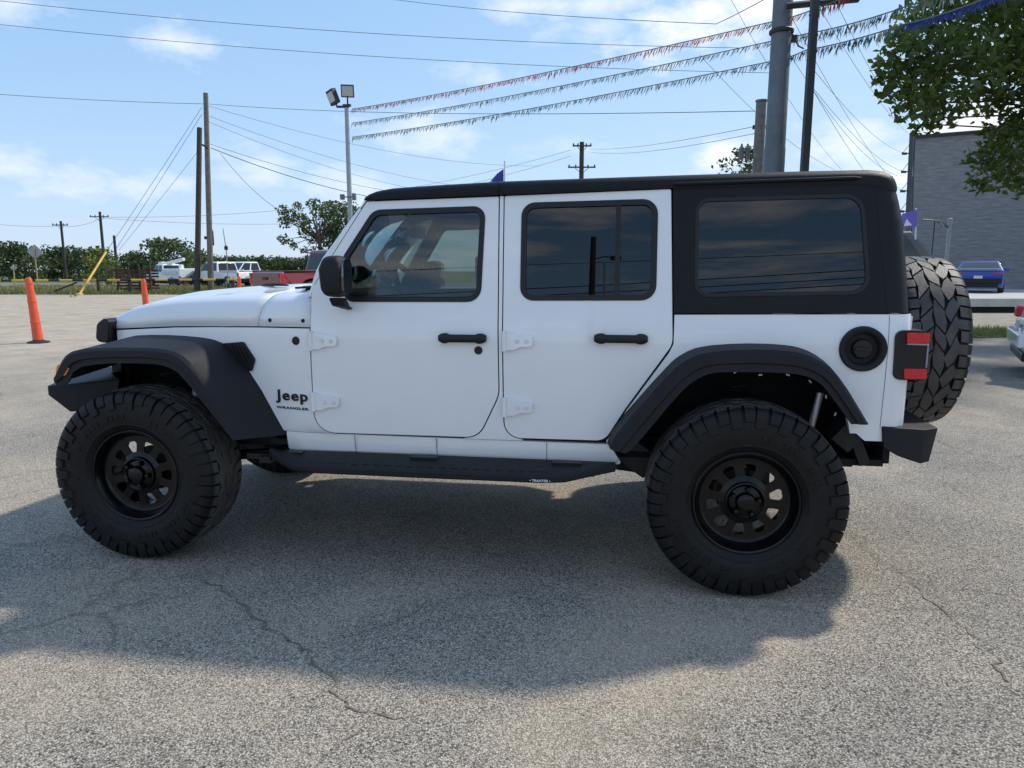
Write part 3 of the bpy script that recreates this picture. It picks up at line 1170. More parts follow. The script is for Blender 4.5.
# ---- wheels
def tyre_mesh(R=.448, NP=25):
    b = bmesh.new()
    c = .128
    half = [(-.110, .226), (-.128, .238), (-.142, .262), (-.1475, .268), (-.1475, .276), (-.150, .282), (-.155, .31), (-.157, .345), (-.155, .372), (-.150, .395), (-.140, .416), (-.120, .430), (-.06, .434)]
    prof = half + [(0, .4345)] + [(-a, r) for a, r in half[::-1]]
    bm_lathe(b, [(c + a, r) for a, r in prof], 96)
    L = 2 * pi / NP
    A = .012

    def tri(t):
        t = t % 1
        return 4 * abs(t - .5) - 1

    def P(u, v, r):
        return Vector((r * cos(u), c + v, r * sin(u)))

    def rt_(v):
        return R - .42 * v * v

    g = .0066 / R
    cols = [(-.082, -.034, .0, .5, 1.0), (-.024, .024, .5, .0, -1.2), (.034, .082, .0, .5, 1.0)]
    for ci, (a, e, pa, pb, sl) in enumerate(cols):
        slope = [sl + random.uniform(-.55, .55) for _ in range(NP)]
        shift = [random.uniform(-.16, .16) * L for _ in range(NP)]
        for k in range(NP):
            u0 = (k + .33 * ci) * L
            mid = (a + e) / 2
            k1 = (k + 1) % NP
            pts = []
            for side_, bnd, ph in ((0, a, pa), (1, e, pb)):
                ua = u0 + shift[k] + slope[k] * (bnd - mid) / R + g
                ub = u0 + L + shift[k1] + slope[k1] * (bnd - mid) / R - g
                for t in (0, .5, 1):
                    u = ua + (ub - ua) * t
                    w = bnd + A * tri((u0 + L * t) / L + ph)
                    pts.append((u, w))
            poly = [pts[0], pts[1], pts[2], pts[5], pts[4], pts[3]]
            cu = sum(p[0] for p in poly) / 6
            cv = sum(p[1] for p in poly) / 6
            topv = [b.verts.new(P(u, v, rt_(v))) for u, v in poly]
            edg = [b.verts.new(P(u + (u - cu) * .04, v + (v - cv) * .04, rt_(v) - .002)) for u, v in poly]
            bot = [b.verts.new(P(u + (u - cu) * .09, v + (v - cv) * .09, .432)) for u, v in poly]
            b.faces.new((topv[0], topv[1], topv[4], topv[5]))
            b.faces.new((topv[1], topv[2], topv[3], topv[4]))
            for i in range(6):
                j = (i + 1) % 6
                b.faces.new((topv[i], edg[i], edg[j], topv[j]))
                b.faces.new((edg[i], bot[i], bot[j], edg[j]))
    # shoulder lugs that run down the side wall
    NS = 46
    LS = 2 * pi / NS
    for sg in (-1, 1):
        for k in range(NS):
            u0 = (k + (.25 if sg > 0 else 0)) * LS
            lo = (.376, .346)[k % 2]
            gg = g * (.72 if k % 2 else 1.05)
            vin = (.086, .093)[k % 2]
            prof = [(vin, .430), (vin, rt_(.09) - .001), (.120, rt_(.12)), (.136, rt_(.138) - .003), (.148, .431), (.1585, .414), (.1635, .392), (.1645, lo + .006), (.153, lo), (.12, .41)]
            rings = []
            for t in (0, .5, 1):
                u = u0 + gg + (LS - 2 * gg) * t
                rings.append([P(u + .16 * (v - .12) / R * (1 if k % 2 else .4), sg * v, r) for v, r in prof])
            bm_loft(b, rings, True, True)
    # block letters and ribs moulded on the side wall
    for sg in (-1, 1):
        for k in range(64):
            if k % 16 in (0, 1, 2, 3, 8, 13):
                continue
            u = 2 * pi * k / 64
            w_ = random.choice((.010, .014, .018)) / .31
            rings = [[P(uu, sg * v, r) for v, r in ((.1545, .300), (.1575, .302), (.1588, .322), (.1565, .325))] for uu in (u, u + w_)]
            bm_loft(b, rings, True, True)
    return b


def rim_mesh():
    b = bmesh.new()
    lip = [(.250, .228), (.244, .236), (.236, .222), (.10, .196), (.012, .222), (.004, .236), (-.003, .238), (-.006, .234), (-.004, .2265), (.006, .222), (.020, .213), (.036, .2085), (.046, .205), (.052, .199), (.054, .192)]
    bm_lathe(b, lip, 72)

    def f(r):
        return interp(r, [.03, .062, .075, .088, .102, .172, .186, .195], [.026, .026, .031, .044, .050, .055, .056, .053])

    t = bmesh.new()
    outer = [(.195 * cos(2 * pi * k / 72), .195 * sin(2 * pi * k / 72)) for k in range(72)]
    holes = []
    for k in range(10):
        a = 2 * pi * (k + .5) / 10
        sh = rpoly([(.112, -.014, .011), (.168, -.034, .016), (.168, .034, .016), (.112, .014, .011)], 4)
        holes.append([(x * cos(a) - z * sin(a), x * sin(a) + z * cos(a)) for x, z in sh])
    hub = [(.045 * cos(2 * pi * k / 40), .045 * sin(2 * pi * k / 40)) for k in range(40)]
    fill(t, [outer, hub] + holes)
    for rr in (.06, .075, .09, .105):
        pass
    bmesh.ops.subdivide_edges(t, edges=t.edges[:], cuts=1, use_grid_fill=True)
    r = bmesh.ops.extrude_face_region(t, geom=t.faces[:])
    new = set(v for v in r['geom'] if isinstance(v, bmesh.types.BMVert))
    for v in t.verts:
        rr = sqrt(v.co.x ** 2 + v.co.z ** 2)
        v.co.y = f(rr) + (0 if v in new else .008)
    me = bpy.data.meshes.new('t')
    t.to_mesh(me)
    t.free()
    b.from_mesh(me)
    # raised rings and hub
    bm_lathe(b, [(.040, .090), (.022, .088), (.019, .082), (.026, .076), (.030, .07)], 48)
    bm_lathe(b, [(.030, .044), (.012, .042), (.004, .038), (.000, .030), (-.001, .0001)], 40)
    for k in range(5):
        a = 2 * pi * k / 5 + .3
        bm_lathe(b, [(.028, .0125), (.010, .0115), (.004, .009), (.002, .0001)], 12, c=(.0605 * cos(a), 0, .0605 * sin(a)))
    return b


def brake_mesh():
    b = bmesh.new()
    bm_lathe(b, [(.150, .0001), (.150, .118), (.162, .120), (.174, .118), (.174, .0001)], 40)
    bm_box(b, (.075, .155, .075), (.09, .07, .09))
    bm_lathe(b, [(.11, .0001), (.11, .075), (.16, .08)], 24)
    return b


tyre0 = rim0 = brake0 = None
WHEELS = [('wheel', (.006, .015, .4455), 0.0, .35), ('wheel', (3.014, .015, .4455), 0.0, .12), ('wheel', (.006, 2 * YC - .015, .4455), pi, .9), ('wheel', (3.014, 2 * YC - .015, .4455), pi, .5),
          ('spare_wheel', (4.085, YC, 1.105), pi / 2, .2)]
for wi, (nm, loc, rz, spin) in enumerate(WHEELS):
    w = bpy.data.objects.new(nm, None)
    COL.objects.link(w)
    w.parent = jeep
    w.matrix_parent_inverse = Matrix.Translation(-OFF)
    w.location = loc
    w.rotation_euler = (0, 0, rz)
    if wi == 0:
        tyre0 = obj('tyre', tyre_mesh(), RUBBER, w, smooth=32)
        rim0 = obj('rim', rim_mesh(), RIMM, w, smooth=35)
        brake0 = obj('brake_disc', brake_mesh(), mat('brake_iron', (.05, .048, .046), .5, metal=.6), w, smooth=40)
        parts = [tyre0, rim0, brake0]
    else:
        parts = []
        for o in (tyre0, rim0, brake0):
            if wi == 4 and o is brake0:
                continue
            c = o.copy()
            COL.objects.link(c)
            c.parent = w
            parts.append(c)
    for o in parts:
        if o.name.split('.')[0] != 'brake_disc':
            o.rotation_euler = (0, spin, 0)

# spare carrier
b = bmesh.new()
bm_box(b, (3.76, YC, 1.08), (.10, .34, .30))
bm_box(b, (3.74, YC, .95), (.06, .9, .05))
obj('spare_carrier', b, UNDER, jeep, bevel=.008)

# ---- chassis
b = bmesh.new()
for s in (1, -1):
    yy = YC - s * .42
    bm_box(b, (1.6, yy, .57), (4.0, .08, .12))
    for cx in (0.0, 3.008):
        # coil spring and damper
        hel = [(cx + .06 * cos(a), yy - s * .10 + .06 * sin(a), .52 + .42 * a / (2 * pi * 6)) for a in [2 * pi * 6 * k / 90 for k in range(91)]]
        bm_tube(b, hel, .009, 6)
    bm_box(b, (2.52, .26 if s > 0 else 2 * YC - .26, .59), (.20, .08, .13), Matrix.Rotation(R_(35), 4, 'Y'))
    bm_box(b, (3.475, .24 if s > 0 else 2 * YC - .24, .735), (.10, .16, .12), Matrix.Rotation(R_(40), 4, 'Y'))
    bm_box(b, (3.535, .23 if s > 0 else 2 * YC - .23, .66), (.05, .10, .13), Matrix.Rotation(R_(-22), 4, 'Y'))
for cx in (0.0, 3.008):
    bm_tube(b, [(cx, .14, .446), (cx, 2 * YC - .14, .446)], .045, 14)
    bm_lathe(b, [(-.16, .0001), (-.15, .09), (-.06, .15), (.06, .15), (.12, .08), (.16, .0001)], 20, 'x', c=(cx, YC - .12, .446))
    bm_tube(b, [(cx + (.12 if cx == 0 else -.12), .5, .42), (1.5, .62, .54)], .03, 8)
    bm_tube(b, [(cx + (.12 if cx == 0 else -.12), 2 * YC - .5, .42), (1.5, 2 * YC - .62, .54)], .03, 8)
    bm_tube(b, [(cx + .10, .30, .50), (cx + .10, 2 * YC - .3, .50)], .02, 8)
bm_tube(b, [(.3, YC + .1, .55), (1.2, YC + .1, .58), (2.8, YC, .48)], .035, 10)
bm_box(b, (1.35, YC + .05, .58), (.7, .38, .16))
bm_lathe(b, [(-.36, .0001), (-.36, .09), (.36, .09), (.36, .0001)], 18, 'y', c=(3.50, YC, .74))
bm_tube(b, [(3.50, .6, .74), (3.60, .50, .72), (3.70, .46, .70)], .03, 10)
bm_box(b, (2.5, YC + .3, .56), (.6, .4, .2))
bm_box(b, (.1, YC, .75), (.7, .7, .5))
obj('chassis', b, UNDER, jeep, bevel=.004)
for s in (1, -1):
    for cx, lx in ((3.26, .10), (.16, .08)):
        b = bmesh.new()
        yy = .24 if s > 0 else 2 * YC - .24
        bm_tube(b, [(cx, yy, .48), (cx + lx * .5, yy, .66)], .031, 12)
        bm_tube(b, [(cx + lx * .5, yy, .66), (cx + lx, yy, .92)], .016, 10)
        obj('shock_absorber', b, mat('shock_grey', (.45, .45, .44), .35, metal=.5), jeep)

# ---- cabin
def seat_at(x, y, parent, wide=.48):
    b = bmesh.new()
    bm_box(b, (x, y, .98), (.50, wide, .16))
    bm_box(b, (x + .30, y, 1.27), (.14, wide, .62), Matrix.Rotation(R_(14), 4, 'Y'))
    st_ = obj('seat', b, SEATM, parent, bevel=.05, seg=3)
    b = bmesh.new()
    bm_box(b, (x + .39, y, 1.645), (.09, wide * .55, .17), Matrix.Rotation(R_(10), 4, 'Y'))
    bm_tube(b, [(x + .385, y - .06, 1.50), (x + .39, y - .06, 1.6)], .007, 6)
    bm_tube(b, [(x + .385, y + .06, 1.50), (x + .39, y + .06, 1.6)], .007, 6)
    obj('headrest', b, SEATM, st_, bevel=.03, seg=3)


for y in (.55, 1.31):
    seat_at(1.60, y, jeep)
seat_at(2.52, .55, jeep, .5)
seat_at(2.52, 1.31, jeep, .62)
b = bmesh.new()
bm_loft(b, [[Vector((x, y, z)) for x, z in ((.95, 1.10), (.95, 1.34), (1.06, 1.37), (1.20, 1.345), (1.24, 1.25), (1.18, 1.02))] for y in (.22, .5, .9, 1.4, 1.64)], True, True)
bm_box(b, (1.6, YC, .95), (.9, .2, .22))
dash = obj('dashboard', b, DASHM, jeep, bevel=.02)
b = bmesh.new()
cen_ = Vector((1.34, .55, 1.34))
ax = Vector((.86, 0, .45)).normalized()
u = Vector((0, 1, 0))
v_ = ax.cross(u)
bm_tube(b, [cen_ + (u * cos(a) + v_ * sin(a)) * .185 for a in [2 * pi * k / 36 for k in range(36)]], .016, 8, closed=True)
for a in (0, pi, -pi / 2):
    bm_tube(b, [cen_, cen_ + (u * cos(a) + v_ * sin(a)) * .18], .016, 6)
bm_lathe(b, [(-.02, .0001), (-.02, .06), (.02, .06), (.02, .0001)], 16, 'x', c=cen_)
bm_tube(b, [cen_, cen_ - ax * .2], .03, 8)
obj('steering_wheel', b, BLACK, jeep)
b = bmesh.new()
for s in (1, -1):
    q = lambda x, y, z: Vector((x, y if s > 0 else 2 * YC - y, z))
    bm_tube(b, [q(1.22, .36, 1.79), q(1.9, .36, 1.81), q(2.7, .36, 1.81), q(3.25, .36, 1.72), q(3.5, .34, 1.30)], .032, 10)
    bm_tube(b, [q(1.98, .28, 1.1), q(1.95, .31, 1.5), q(1.92, .36, 1.81)], .034, 10)
for x in (1.92, 2.72):
    bm_tube(b, [(x, .36, 1.81), (x, 2 * YC - .36, 1.81)], .032, 10)
obj('roll_bar', b, SEATM, jeep)
b = bmesh.new()
bm_box(b, (1.26, YC, 1.70), (.03, .24, .07))
bm_tube(b, [(1.24, YC, 1.72), (1.19, YC, 1.80)], .01, 6)
obj('rear_view_mirror', b, BLACK, jeep, bevel=.01)
for s in (1, -1):
    b = bmesh.new()
    bm_tube(b, [(1.97, .30 if s > 0 else 2 * YC - .30, 1.55), (2.0, .30 if s > 0 else 2 * YC - .30, 1.15)], .02, 4)
    obj('seat_belt', b, mat('belt_webbing', (.03, .03, .03), .7), jeep)
# paper sticker inside the far front window
b = bmesh.new()
bm_box(b, (1.50, 2 * YC - .20, 1.50), (.09, .002, .14))
obj('window_sticker', b, mat('sticker_paper', (.55, .65, .55), .8), jeep)

# ================================================================== GROUND
def ground_mat(name, dark, light, tan_, crack=True, scale=110.0):
    M = bpy.data.materials.new(name)
    M.use_nodes = True
    T = M.node_tree
    L = T.links.new
    b = T.nodes['Principled BSDF']
    b.inputs['Roughness'].default_value = .9
    b.inputs['Specular IOR Level'].default_value = .25
    g = nd(T, 'ShaderNodeNewGeometry')
    v = nd(T, 'ShaderNodeTexVoronoi', i_Scale=scale)
    L(g.outputs['Position'], v.inputs['Vector'])
    sep = nd(T, 'ShaderNodeSeparateColor')
    L(v.outputs['Color'], sep.inputs['Color'])
    r = nd(T, 'ShaderNodeValToRGB')
    e = r.color_ramp.elements
    e[0].position, e[1].position = .0, 1.0
    e[0].color = (*[c * .22 for c in dark], 1)
    e[1].color = (*[min(1, c * 1.3) for c in light], 1)
    for p, c in ((.12, dark), (.55, [(a + d) / 2 for a, d in zip(dark, light)]), (.8, light)):
        x = e.new(p)
        x.color = (*c, 1)
    L(sep.outputs[0], r.inputs['Fac'])
    # dark binder between the stones
    r2 = nd(T, 'ShaderNodeValToRGB')
    r2.color_ramp.elements[0].position = .38
    r2.color_ramp.elements[1].position = .72
    r2.color_ramp.elements[0].color = (1, 1, 1, 1)
    r2.color_ramp.elements[1].color = (.34, .325, .30, 1)
    L(v.outputs['Distance'], r2.inputs['Fac'])
    mul = nd(T, 'ShaderNodeMixRGB', blend_type='MULTIPLY')
    mul.inputs['Fac'].default_value = 1
    L(r.outputs['Color'], mul.inputs['Color1'])
    L(r2.outputs['Color'], mul.inputs['Color2'])
    # large stains
    n1 = nd(T, 'ShaderNodeTexNoise', i_Scale=.55, i_Detail=6.0, i_Roughness=.62)
    L(g.outputs['Position'], n1.inputs['Vector'])
    r3 = nd(T, 'ShaderNodeValToRGB')
    r3.color_ramp.elements[0].position = .32
    r3.color_ramp.elements[1].position = .68
    r3.color_ramp.elements[0].color = (.70, .70, .71, 1)
    r3.color_ramp.elements[1].color = (1.12, 1.08, 1.02, 1)
    L(n1.outputs['Fac'], r3.inputs['Fac'])
    mul2 = nd(T, 'ShaderNodeMixRGB', blend_type='MULTIPLY')
    mul2.inputs['Fac'].default_value = 1
    L(mul.outputs['Color'], mul2.inputs['Color1'])
    L(r3.outputs['Color'], mul2.inputs['Color2'])
    col = mul2.outputs['Color']
    # tan dust in broad patches
    n2 = nd(T, 'ShaderNodeTexNoise', i_Scale=.55, i_Detail=7.0, i_Roughness=.62)
    L(g.outputs['Position'], n2.inputs['Vector'])
    r4 = nd(T, 'ShaderNodeValToRGB')
    r4.color_ramp.elements[0].position = .50
    r4.color_ramp.elements[1].position = .74
    r4.color_ramp.elements[0].color = (0, 0, 0, 1)
    r4.color_ramp.elements[1].color = (.55, .55, .55, 1)
    L(n2.outputs['Fac'], r4.inputs['Fac'])
    mt = nd(T, 'ShaderNodeMixRGB')
    L(r4.outputs['Color'], mt.inputs['Fac'])
    L(col, mt.inputs['Color1'])
    mt.inputs['Color2'].default_value = (*tan_, 1)
    col = mt.outputs['Color']
    # the far, unsealed half of the lot is dusty gravel
    sp = nd(T, 'ShaderNodeVectorMath', operation='DOT_PRODUCT')
    L(g.outputs['Position'], sp.inputs[0])
    sp.inputs[1].default_value = (VF * .8 - VR * .6)
    mr_ = nd(T, 'ShaderNodeMapRange')
    mr_.inputs['From Min'].default_value = 3.0
    mr_.inputs['From Max'].default_value = 13.0
    mr_.inputs['To Max'].default_value = .8
    L(sp.outputs['Value'], mr_.inputs['Value'])
    mt2 = nd(T, 'ShaderNodeMixRGB')
    L(mr_.outputs['Result'], mt2.inputs['Fac'])
    L(col, mt2.inputs['Color1'])
    n5 = nd(T, 'ShaderNodeTexNoise', i_Scale=1.3, i_Detail=9.0, i_Roughness=.75)
    L(g.outputs['Position'], n5.inputs['Vector'])
    r5 = nd(T, 'ShaderNodeValToRGB')
    r5.color_ramp.elements[0].position = .3
    r5.color_ramp.elements[1].position = .7
    r5.color_ramp.elements[0].color = (.33, .27, .20, 1)
    r5.color_ramp.elements[1].color = (.60, .515, .40, 1)
    L(n5.outputs['Fac'], r5.inputs['Fac'])
    L(r5.outputs['Color'], mt2.inputs['Color2'])
    col = mt2.outputs['Color']
    h = v.outputs['Distance']
    if crack:
        nw = nd(T, 'ShaderNodeTexNoise', i_Scale=2.3, i_Detail=8.0, i_Roughness=.7)
        L(g.outputs['Position'], nw.inputs['Vector'])
        ad = nd(T, 'ShaderNodeMixRGB', blend_type='ADD')
        ad.inputs['Fac'].default_value = .55
        L(g.outputs['Position'], ad.inputs['Color1'])
        L(nw.outputs['Color'], ad.inputs['Color2'])
        vc = nd(T, 'ShaderNodeTexVoronoi', i_Scale=.62, feature='DISTANCE_TO_EDGE')
        L(ad.outputs['Color'], vc.inputs['Vector'])
        lt = nd(T, 'ShaderNodeMapRange')
        lt.inputs['From Min'].default_value = .002
        lt.inputs['From Max'].default_value = .012
        lt.inputs['To Min'].default_value = .5
        lt.inputs['To Max'].default_value = 0.0
        L(vc.outputs['Distance'], lt.inputs['Value'])
        nm = nd(T, 'ShaderNodeTexNoise', i_Scale=.9, i_Detail=3.0)
        L(g.outputs['Position'], nm.inputs['Vector'])
        mm = nd(T, 'ShaderNodeMapRange')
        mm.inputs['From Min'].default_value = .42
        mm.inputs['From Max'].default_value = .62
        L(nm.outputs['Fac'], mm.inputs['Value'])
        mu = nd(T, 'ShaderNodeMath', operation='MULTIPLY')
        L(lt.outputs['Result'], mu.inputs[0])
        L(mm.outputs['Result'], mu.inputs[1])
        mc = nd(T, 'ShaderNodeMixRGB')
        L(mu.outputs[0], mc.inputs['Fac'])
        L(col, mc.inputs['Color1'])
        mc.inputs['Color2'].default_value = (.10, .085, .065, 1)
        col = mc.outputs['Color']
    L(col, b.inputs['Base Color'])
    bp = nd(T, 'ShaderNodeBump', i_Strength=.55, i_Distance=.006)
    bp.invert = True
    L(h, bp.inputs['Height'])
    L(bp.outputs['Normal'], b.inputs['Normal'])
    MATS[name] = M
    return M


LOT = ground_mat('worn_asphalt', (.31, .282, .243), (.56, .52, .455), (.46, .37, .265), scale=170.0)


def sheet(name, pts, z, m, kind='structure'):
    b = bmesh.new()
    b.faces.new([b.verts.new((p.x, p.y, z)) for p in pts])
    o = obj(name, b, m, None, smooth=None)
    if o.data.polygons[0].normal.z < 0:
        o.data.flip_normals()
    o['kind'] = kind
    return o


# the lot reaches the horizon
sheet('ground', [vf(-900, -300), vf(900, -300), vf(900, 1500), vf(-900, 1500)], 0.0, LOT)

# ================================================================== REST OF THE SETTING
def simple_ground(name, c1, c2, scale, rough=.95, bump=.3, third=None):
    M = bpy.data.materials.new(name)
    M.use_nodes = True
    T = M.node_tree
    L = T.links.new
    b = T.nodes['Principled BSDF']
    b.inputs['Roughness'].default_value = rough
    b.inputs['Specular IOR Level'].default_value = .2
    g = nd(T, 'ShaderNodeNewGeometry')
    n = nd(T, 'ShaderNodeTexNoise', i_Scale=scale, i_Detail=8.0, i_Roughness=.7)
    L(g.outputs['Position'], n.inputs['Vector'])
    r = nd(T, 'ShaderNodeValToRGB')
    r.color_ramp.elements[0].position = .32
    r.color_ramp.elements[1].position = .68
    r.color_ramp.elements[0].color = (*c1, 1)
    r.color_ramp.elements[1].color = (*c2, 1)
    if third:
        x = r.color_ramp.elements.new(.5)
        x.color = (*third, 1)
    L(n.outputs['Fac'], r.inputs['Fac'])
    L(r.outputs['Color'], b.inputs['Base Color'])
    bp = nd(T, 'ShaderNodeBump', i_Strength=bump, i_Distance=.05)
    L(n.outputs['Fac'], bp.inputs['Height'])
    L(bp.outputs['Normal'], b.inputs['Normal'])
    return M


GRASSG = simple_ground('grass_soil', (.055, .075, .020), (.19, .19, .065), 1.8, third=(.10, .13, .035))
DRYG = simple_ground('dirt', (.22, .19, .14), (.40, .36, .30), 3.0)
CONC = simple_ground('pale_concrete', (.42, .41, .39), (.56, .55, .52), 1.2, bump=.05)
ROADM = simple_ground('old_road', (.14, .14, .14), (.24, .235, .225), 1.5, bump=.05)


def ragged(x0, x1, d, amp, n, rev=False):
    p = [vf(x0 + (x1 - x0) * k / n, d + random.uniform(-amp, amp)) for k in range(n + 1)]
    return p[::-1] if rev else p


sheet('grass_verge', ragged(-160, -6, 43.5, .5, 90) + [vf(-6, 66), vf(-160, 66)], .012, GRASSG)
sheet('field', [vf(-600, 84), vf(60, 84), vf(60, 700), vf(-600, 700)], .012, GRASSG)
sheet('road', [vf(-400, 66.1), vf(30, 66.1), vf(30, 83.9), vf(-400, 83.9)], .012, ROADM)
sheet('grass_strip', ragged(6.4, 60, 15.7, .12, 80) + ragged(6.4, 60, 18.1, .2, 80, True), .012, GRASSG)
sheet('dirt_verge', [vf(6.0, 18.0), vf(60, 18.0), vf(60, 24.7), vf(6.0, 24.7)], .006, DRYG)
# raised concrete apron beyond the verge
b = bmesh.new()
c0 = vf(35, 0)


def vbox(bm, x0, x1, d0, d1, z0, z1, mi=0):
    vs = [bm.verts.new(vf(x, d, z)) for z in (z0, z1) for x, d in ((x0, d0), (x1, d0), (x1, d1), (x0, d1))]
    for f in ((0, 3, 2, 1), (4, 5, 6, 7), (0, 1, 5, 4), (1, 2, 6, 5), (2, 3, 7, 6), (3, 0, 4, 7)):
        bm.faces.new([vs[i] for i in f]).material_index = mi


vbox(b, 8.4, 75, 24.9, 90, .22, .50)
vbox(b, 8.6, 74.8, 25.25, 89.5, .0, .22, 1)
o = obj('pavement', b, [CONC, mat('dark_shadow_gap', (.03, .03, .03), .9)], None, smooth=None)  # recessed base coloured near black for the shadow gap under the lip
o['kind'] = 'structure'

# grass blades: verge tufts and dry weeds
def blades(name, spots, hmin, hmax, w, m):
    b = bmesh.new()
    for p in spots:
        for k in range(3):
            a = random.uniform(0, 2 * pi)
            d = Vector((cos(a), sin(a), 0))
            h = random.uniform(hmin, hmax)
            q = p + Vector((random.uniform(-.12, .12), random.uniform(-.12, .12), 0))
            t = q + d * h * random.uniform(.1, .5) + Vector((0, 0, h))
            s_ = Vector((-d.y, d.x, 0)) * w
            f = b.faces.new([b.verts.new(q - s_), b.verts.new(q + s_), b.verts.new(t)])
    o = obj(name, b, m, None, smooth=None)
    o['kind'] = 'stuff'
    return o


def foliage_mat(name, c1, c2, scale=.6, transl=.35, tc=None):
    M = bpy.data.materials.new(name)
    M.use_nodes = True
    T = M.node_tree
    L = T.links.new
    T.nodes.remove(T.nodes['Principled BSDF'])
    out = T.nodes['Material Output']
    g = nd(T, 'ShaderNodeNewGeometry')
    oi = nd(T, 'ShaderNodeObjectInfo')
    n = nd(T, 'ShaderNodeTexNoise', i_Scale=scale, i_Detail=4.0, i_Roughness=.7)
    L(g.outputs['Position'], n.inputs['Vector'])
    mxr = nd(T, 'ShaderNodeMath', operation='ADD')
    mu = nd(T, 'ShaderNodeMath', operation='MULTIPLY')
    L(g.outputs['Random Per Island'], mu.inputs[0])
    mu.inputs[1].default_value = .55
    L(n.outputs['Fac'], mxr.inputs[0])
    L(mu.outputs[0], mxr.inputs[1])
    m3 = nd(T, 'ShaderNodeMath', operation='ADD')
    m4 = nd(T, 'ShaderNodeMath', operation='MULTIPLY')
    L(oi.outputs['Random'], m4.inputs[0])
    m4.inputs[1].default_value = .25
    L(mxr.outputs[0], m3.inputs[0])
    L(m4.outputs[0], m3.inputs[1])
    r = nd(T, 'ShaderNodeValToRGB')
    r.color_ramp.elements[0].position = .45
    r.color_ramp.elements[1].position = 1.15
    r.color_ramp.elements[0].color = (*c1, 1)
    r.color_ramp.elements[1].color = (*c2, 1)
    L(m3.outputs[0], r.inputs['Fac'])
    d = nd(T, 'ShaderNodeBsdfDiffuse')
    t = nd(T, 'ShaderNodeBsdfTranslucent')
    gl = nd(T, 'ShaderNodeBsdfGlossy', i_Roughness=.45)
    gl.inputs['Color'].default_value = (.5, .5, .5, 1)
    L(r.outputs['Color'], d.inputs['Color'])
    if tc:
        t.inputs['Color'].default_value = (*tc, 1)
    else:
        L(r.outputs['Color'], t.inputs['Color'])
    m1 = nd(T, 'ShaderNodeMixShader')
    m1.inputs['Fac'].default_value = transl
    L(d.outputs[0], m1.inputs[1])
    L(t.outputs[0], m1.inputs[2])
    m2 = nd(T, 'ShaderNodeMixShader')
    m2.inputs['Fac'].default_value = .06
    L(m1.outputs[0], m2.inputs[1])
    L(gl.outputs[0], m2.inputs[2])
    L(m2.outputs[0], out.inputs['Surface'])
    return M


LEAFD = foliage_mat('leaves_dark', (.027, .046, .020), (.078, .115, .038))
LEAFM = foliage_mat('leaves_mid', (.036, .060, .022), (.115, .155, .048))
LEAFY = foliage_mat('leaves_yellow', (.06, .09, .015), (.19, .22, .04))
LEAFN = foliage_mat('leaves_near', (.023, .042, .012), (.075, .118, .03), scale=3, transl=.38, tc=(.17, .24, .03))
GRASSB = foliage_mat('grass_blade', (.06, .08, .02), (.20, .22, .07), scale=.5)
DRYB = foliage_mat('dry_weed', (.16, .13, .05), (.36, .30, .14), scale=.4, transl=.2)
BARK = mat('bark', (.09, .07, .055), .9, var=.4, vscale=8, bump=.6, bscale=30)
POLEW = mat('weathered_pole', (.155, .135, .115), .9, var=.35, vscale=5, bump=.5, bscale=25)
POLED = mat('dark_pole', (.055, .045, .04), .9, var=.4, vscale=5)
GALV = mat('galvanised_steel', (.30, .32, .34), .45, metal=.7, var=.15, vscale=4)
PAINTEDSTEEL = mat('grey_steel', (.13, .15, .165), .55, metal=.3, var=.15, vscale=3)
DARKSTEEL = mat('dark_steel', (.03, .032, .036), .5, metal=.3)
WIRE = mat('cable_black', (.02, .022, .026), .6)
WIREG = mat('cable_grey', (.10, .115, .13), .5)

spots = [vf(random.uniform(6.8, 26), random.uniform(15.75, 18.0), .01) for _ in range(5200)]
blades('grass', spots, .06, .16, .008, GRASSB)
spots = [vf(random.uniform(-42, -12), random.uniform(44, 64), .01) for _ in range(11000)]
blades('verge_grass', spots, .10, .28, .03, GRASSB)
spots = [vf(random.uniform(-42, -24), random.gauss(53, 4), .01) for _ in range(1300)]
blades('weeds', spots, .2, .5, .03, DRYB)

# cracks in the seal
def crack(pts, w, seedv):
    rnd = random.Random(seedv)
    line = []
    for a, c in zip(pts, pts[1:]):
        n = max(3, int((Vector(c) - Vector(a)).length / .035))
        for k in range(n):
            p = Vector(a).lerp(Vector(c), k / n)
            line.append(p + Vector((rnd.gauss(0, .014), rnd.gauss(0, .014))))
    b = bmesh.new()
    prev = None
    for i, p in enumerate(line):
        d = (line[min(i + 1, len(line) - 1)] - line[max(i - 1, 0)]).normalized()
        n_ = Vector((-d.y, d.x)) * w * rnd.uniform(.05, .85) * min(1, 6 * min(i + .3, len(line) - i) / len(line))
        cur = (b.verts.new((p.x + n_.x, p.y + n_.y, .0035)), b.verts.new((p.x - n_.x, p.y - n_.y, .0035)))
        if prev:
            b.faces.new((prev[0], cur[0], cur[1], prev[1]))
        prev = cur
    o = obj('ground_crack', b, mat('crack_fill', (.17, .142, .105), .95, var=.5, vscale=40), None, smooth=None)
    o['kind'] = 'structure'


def g2(px, py):
    v = CFW + VR * ((px - 512) / CF) + CU * ((384 - py) / CF)
    p = CP + v * (-CP.z / v.z)
    return (p.x, p.y)


crack([g2(190, 572), g2(232, 598), g2(262, 624), g2(302, 648), g2(322, 668), g2(348, 702), g2(372, 716), g2(440, 712)], .013, 1)
crack([g2(372, 716), g2(340, 745), g2(310, 775)], .004, 2)
crack([g2(300, 648), g2(380, 628), g2(440, 600), g2(560, 585)], .0035, 3)
crack([g2(905, 580), g2(935, 606), g2(985, 642), g2(1010, 690), g2(1040, 705)], .007, 4)
crack([g2(940, 585), g2(1030, 598)], .004, 5)
crack([g2(0, 500), g2(60, 486)], .005, 6)

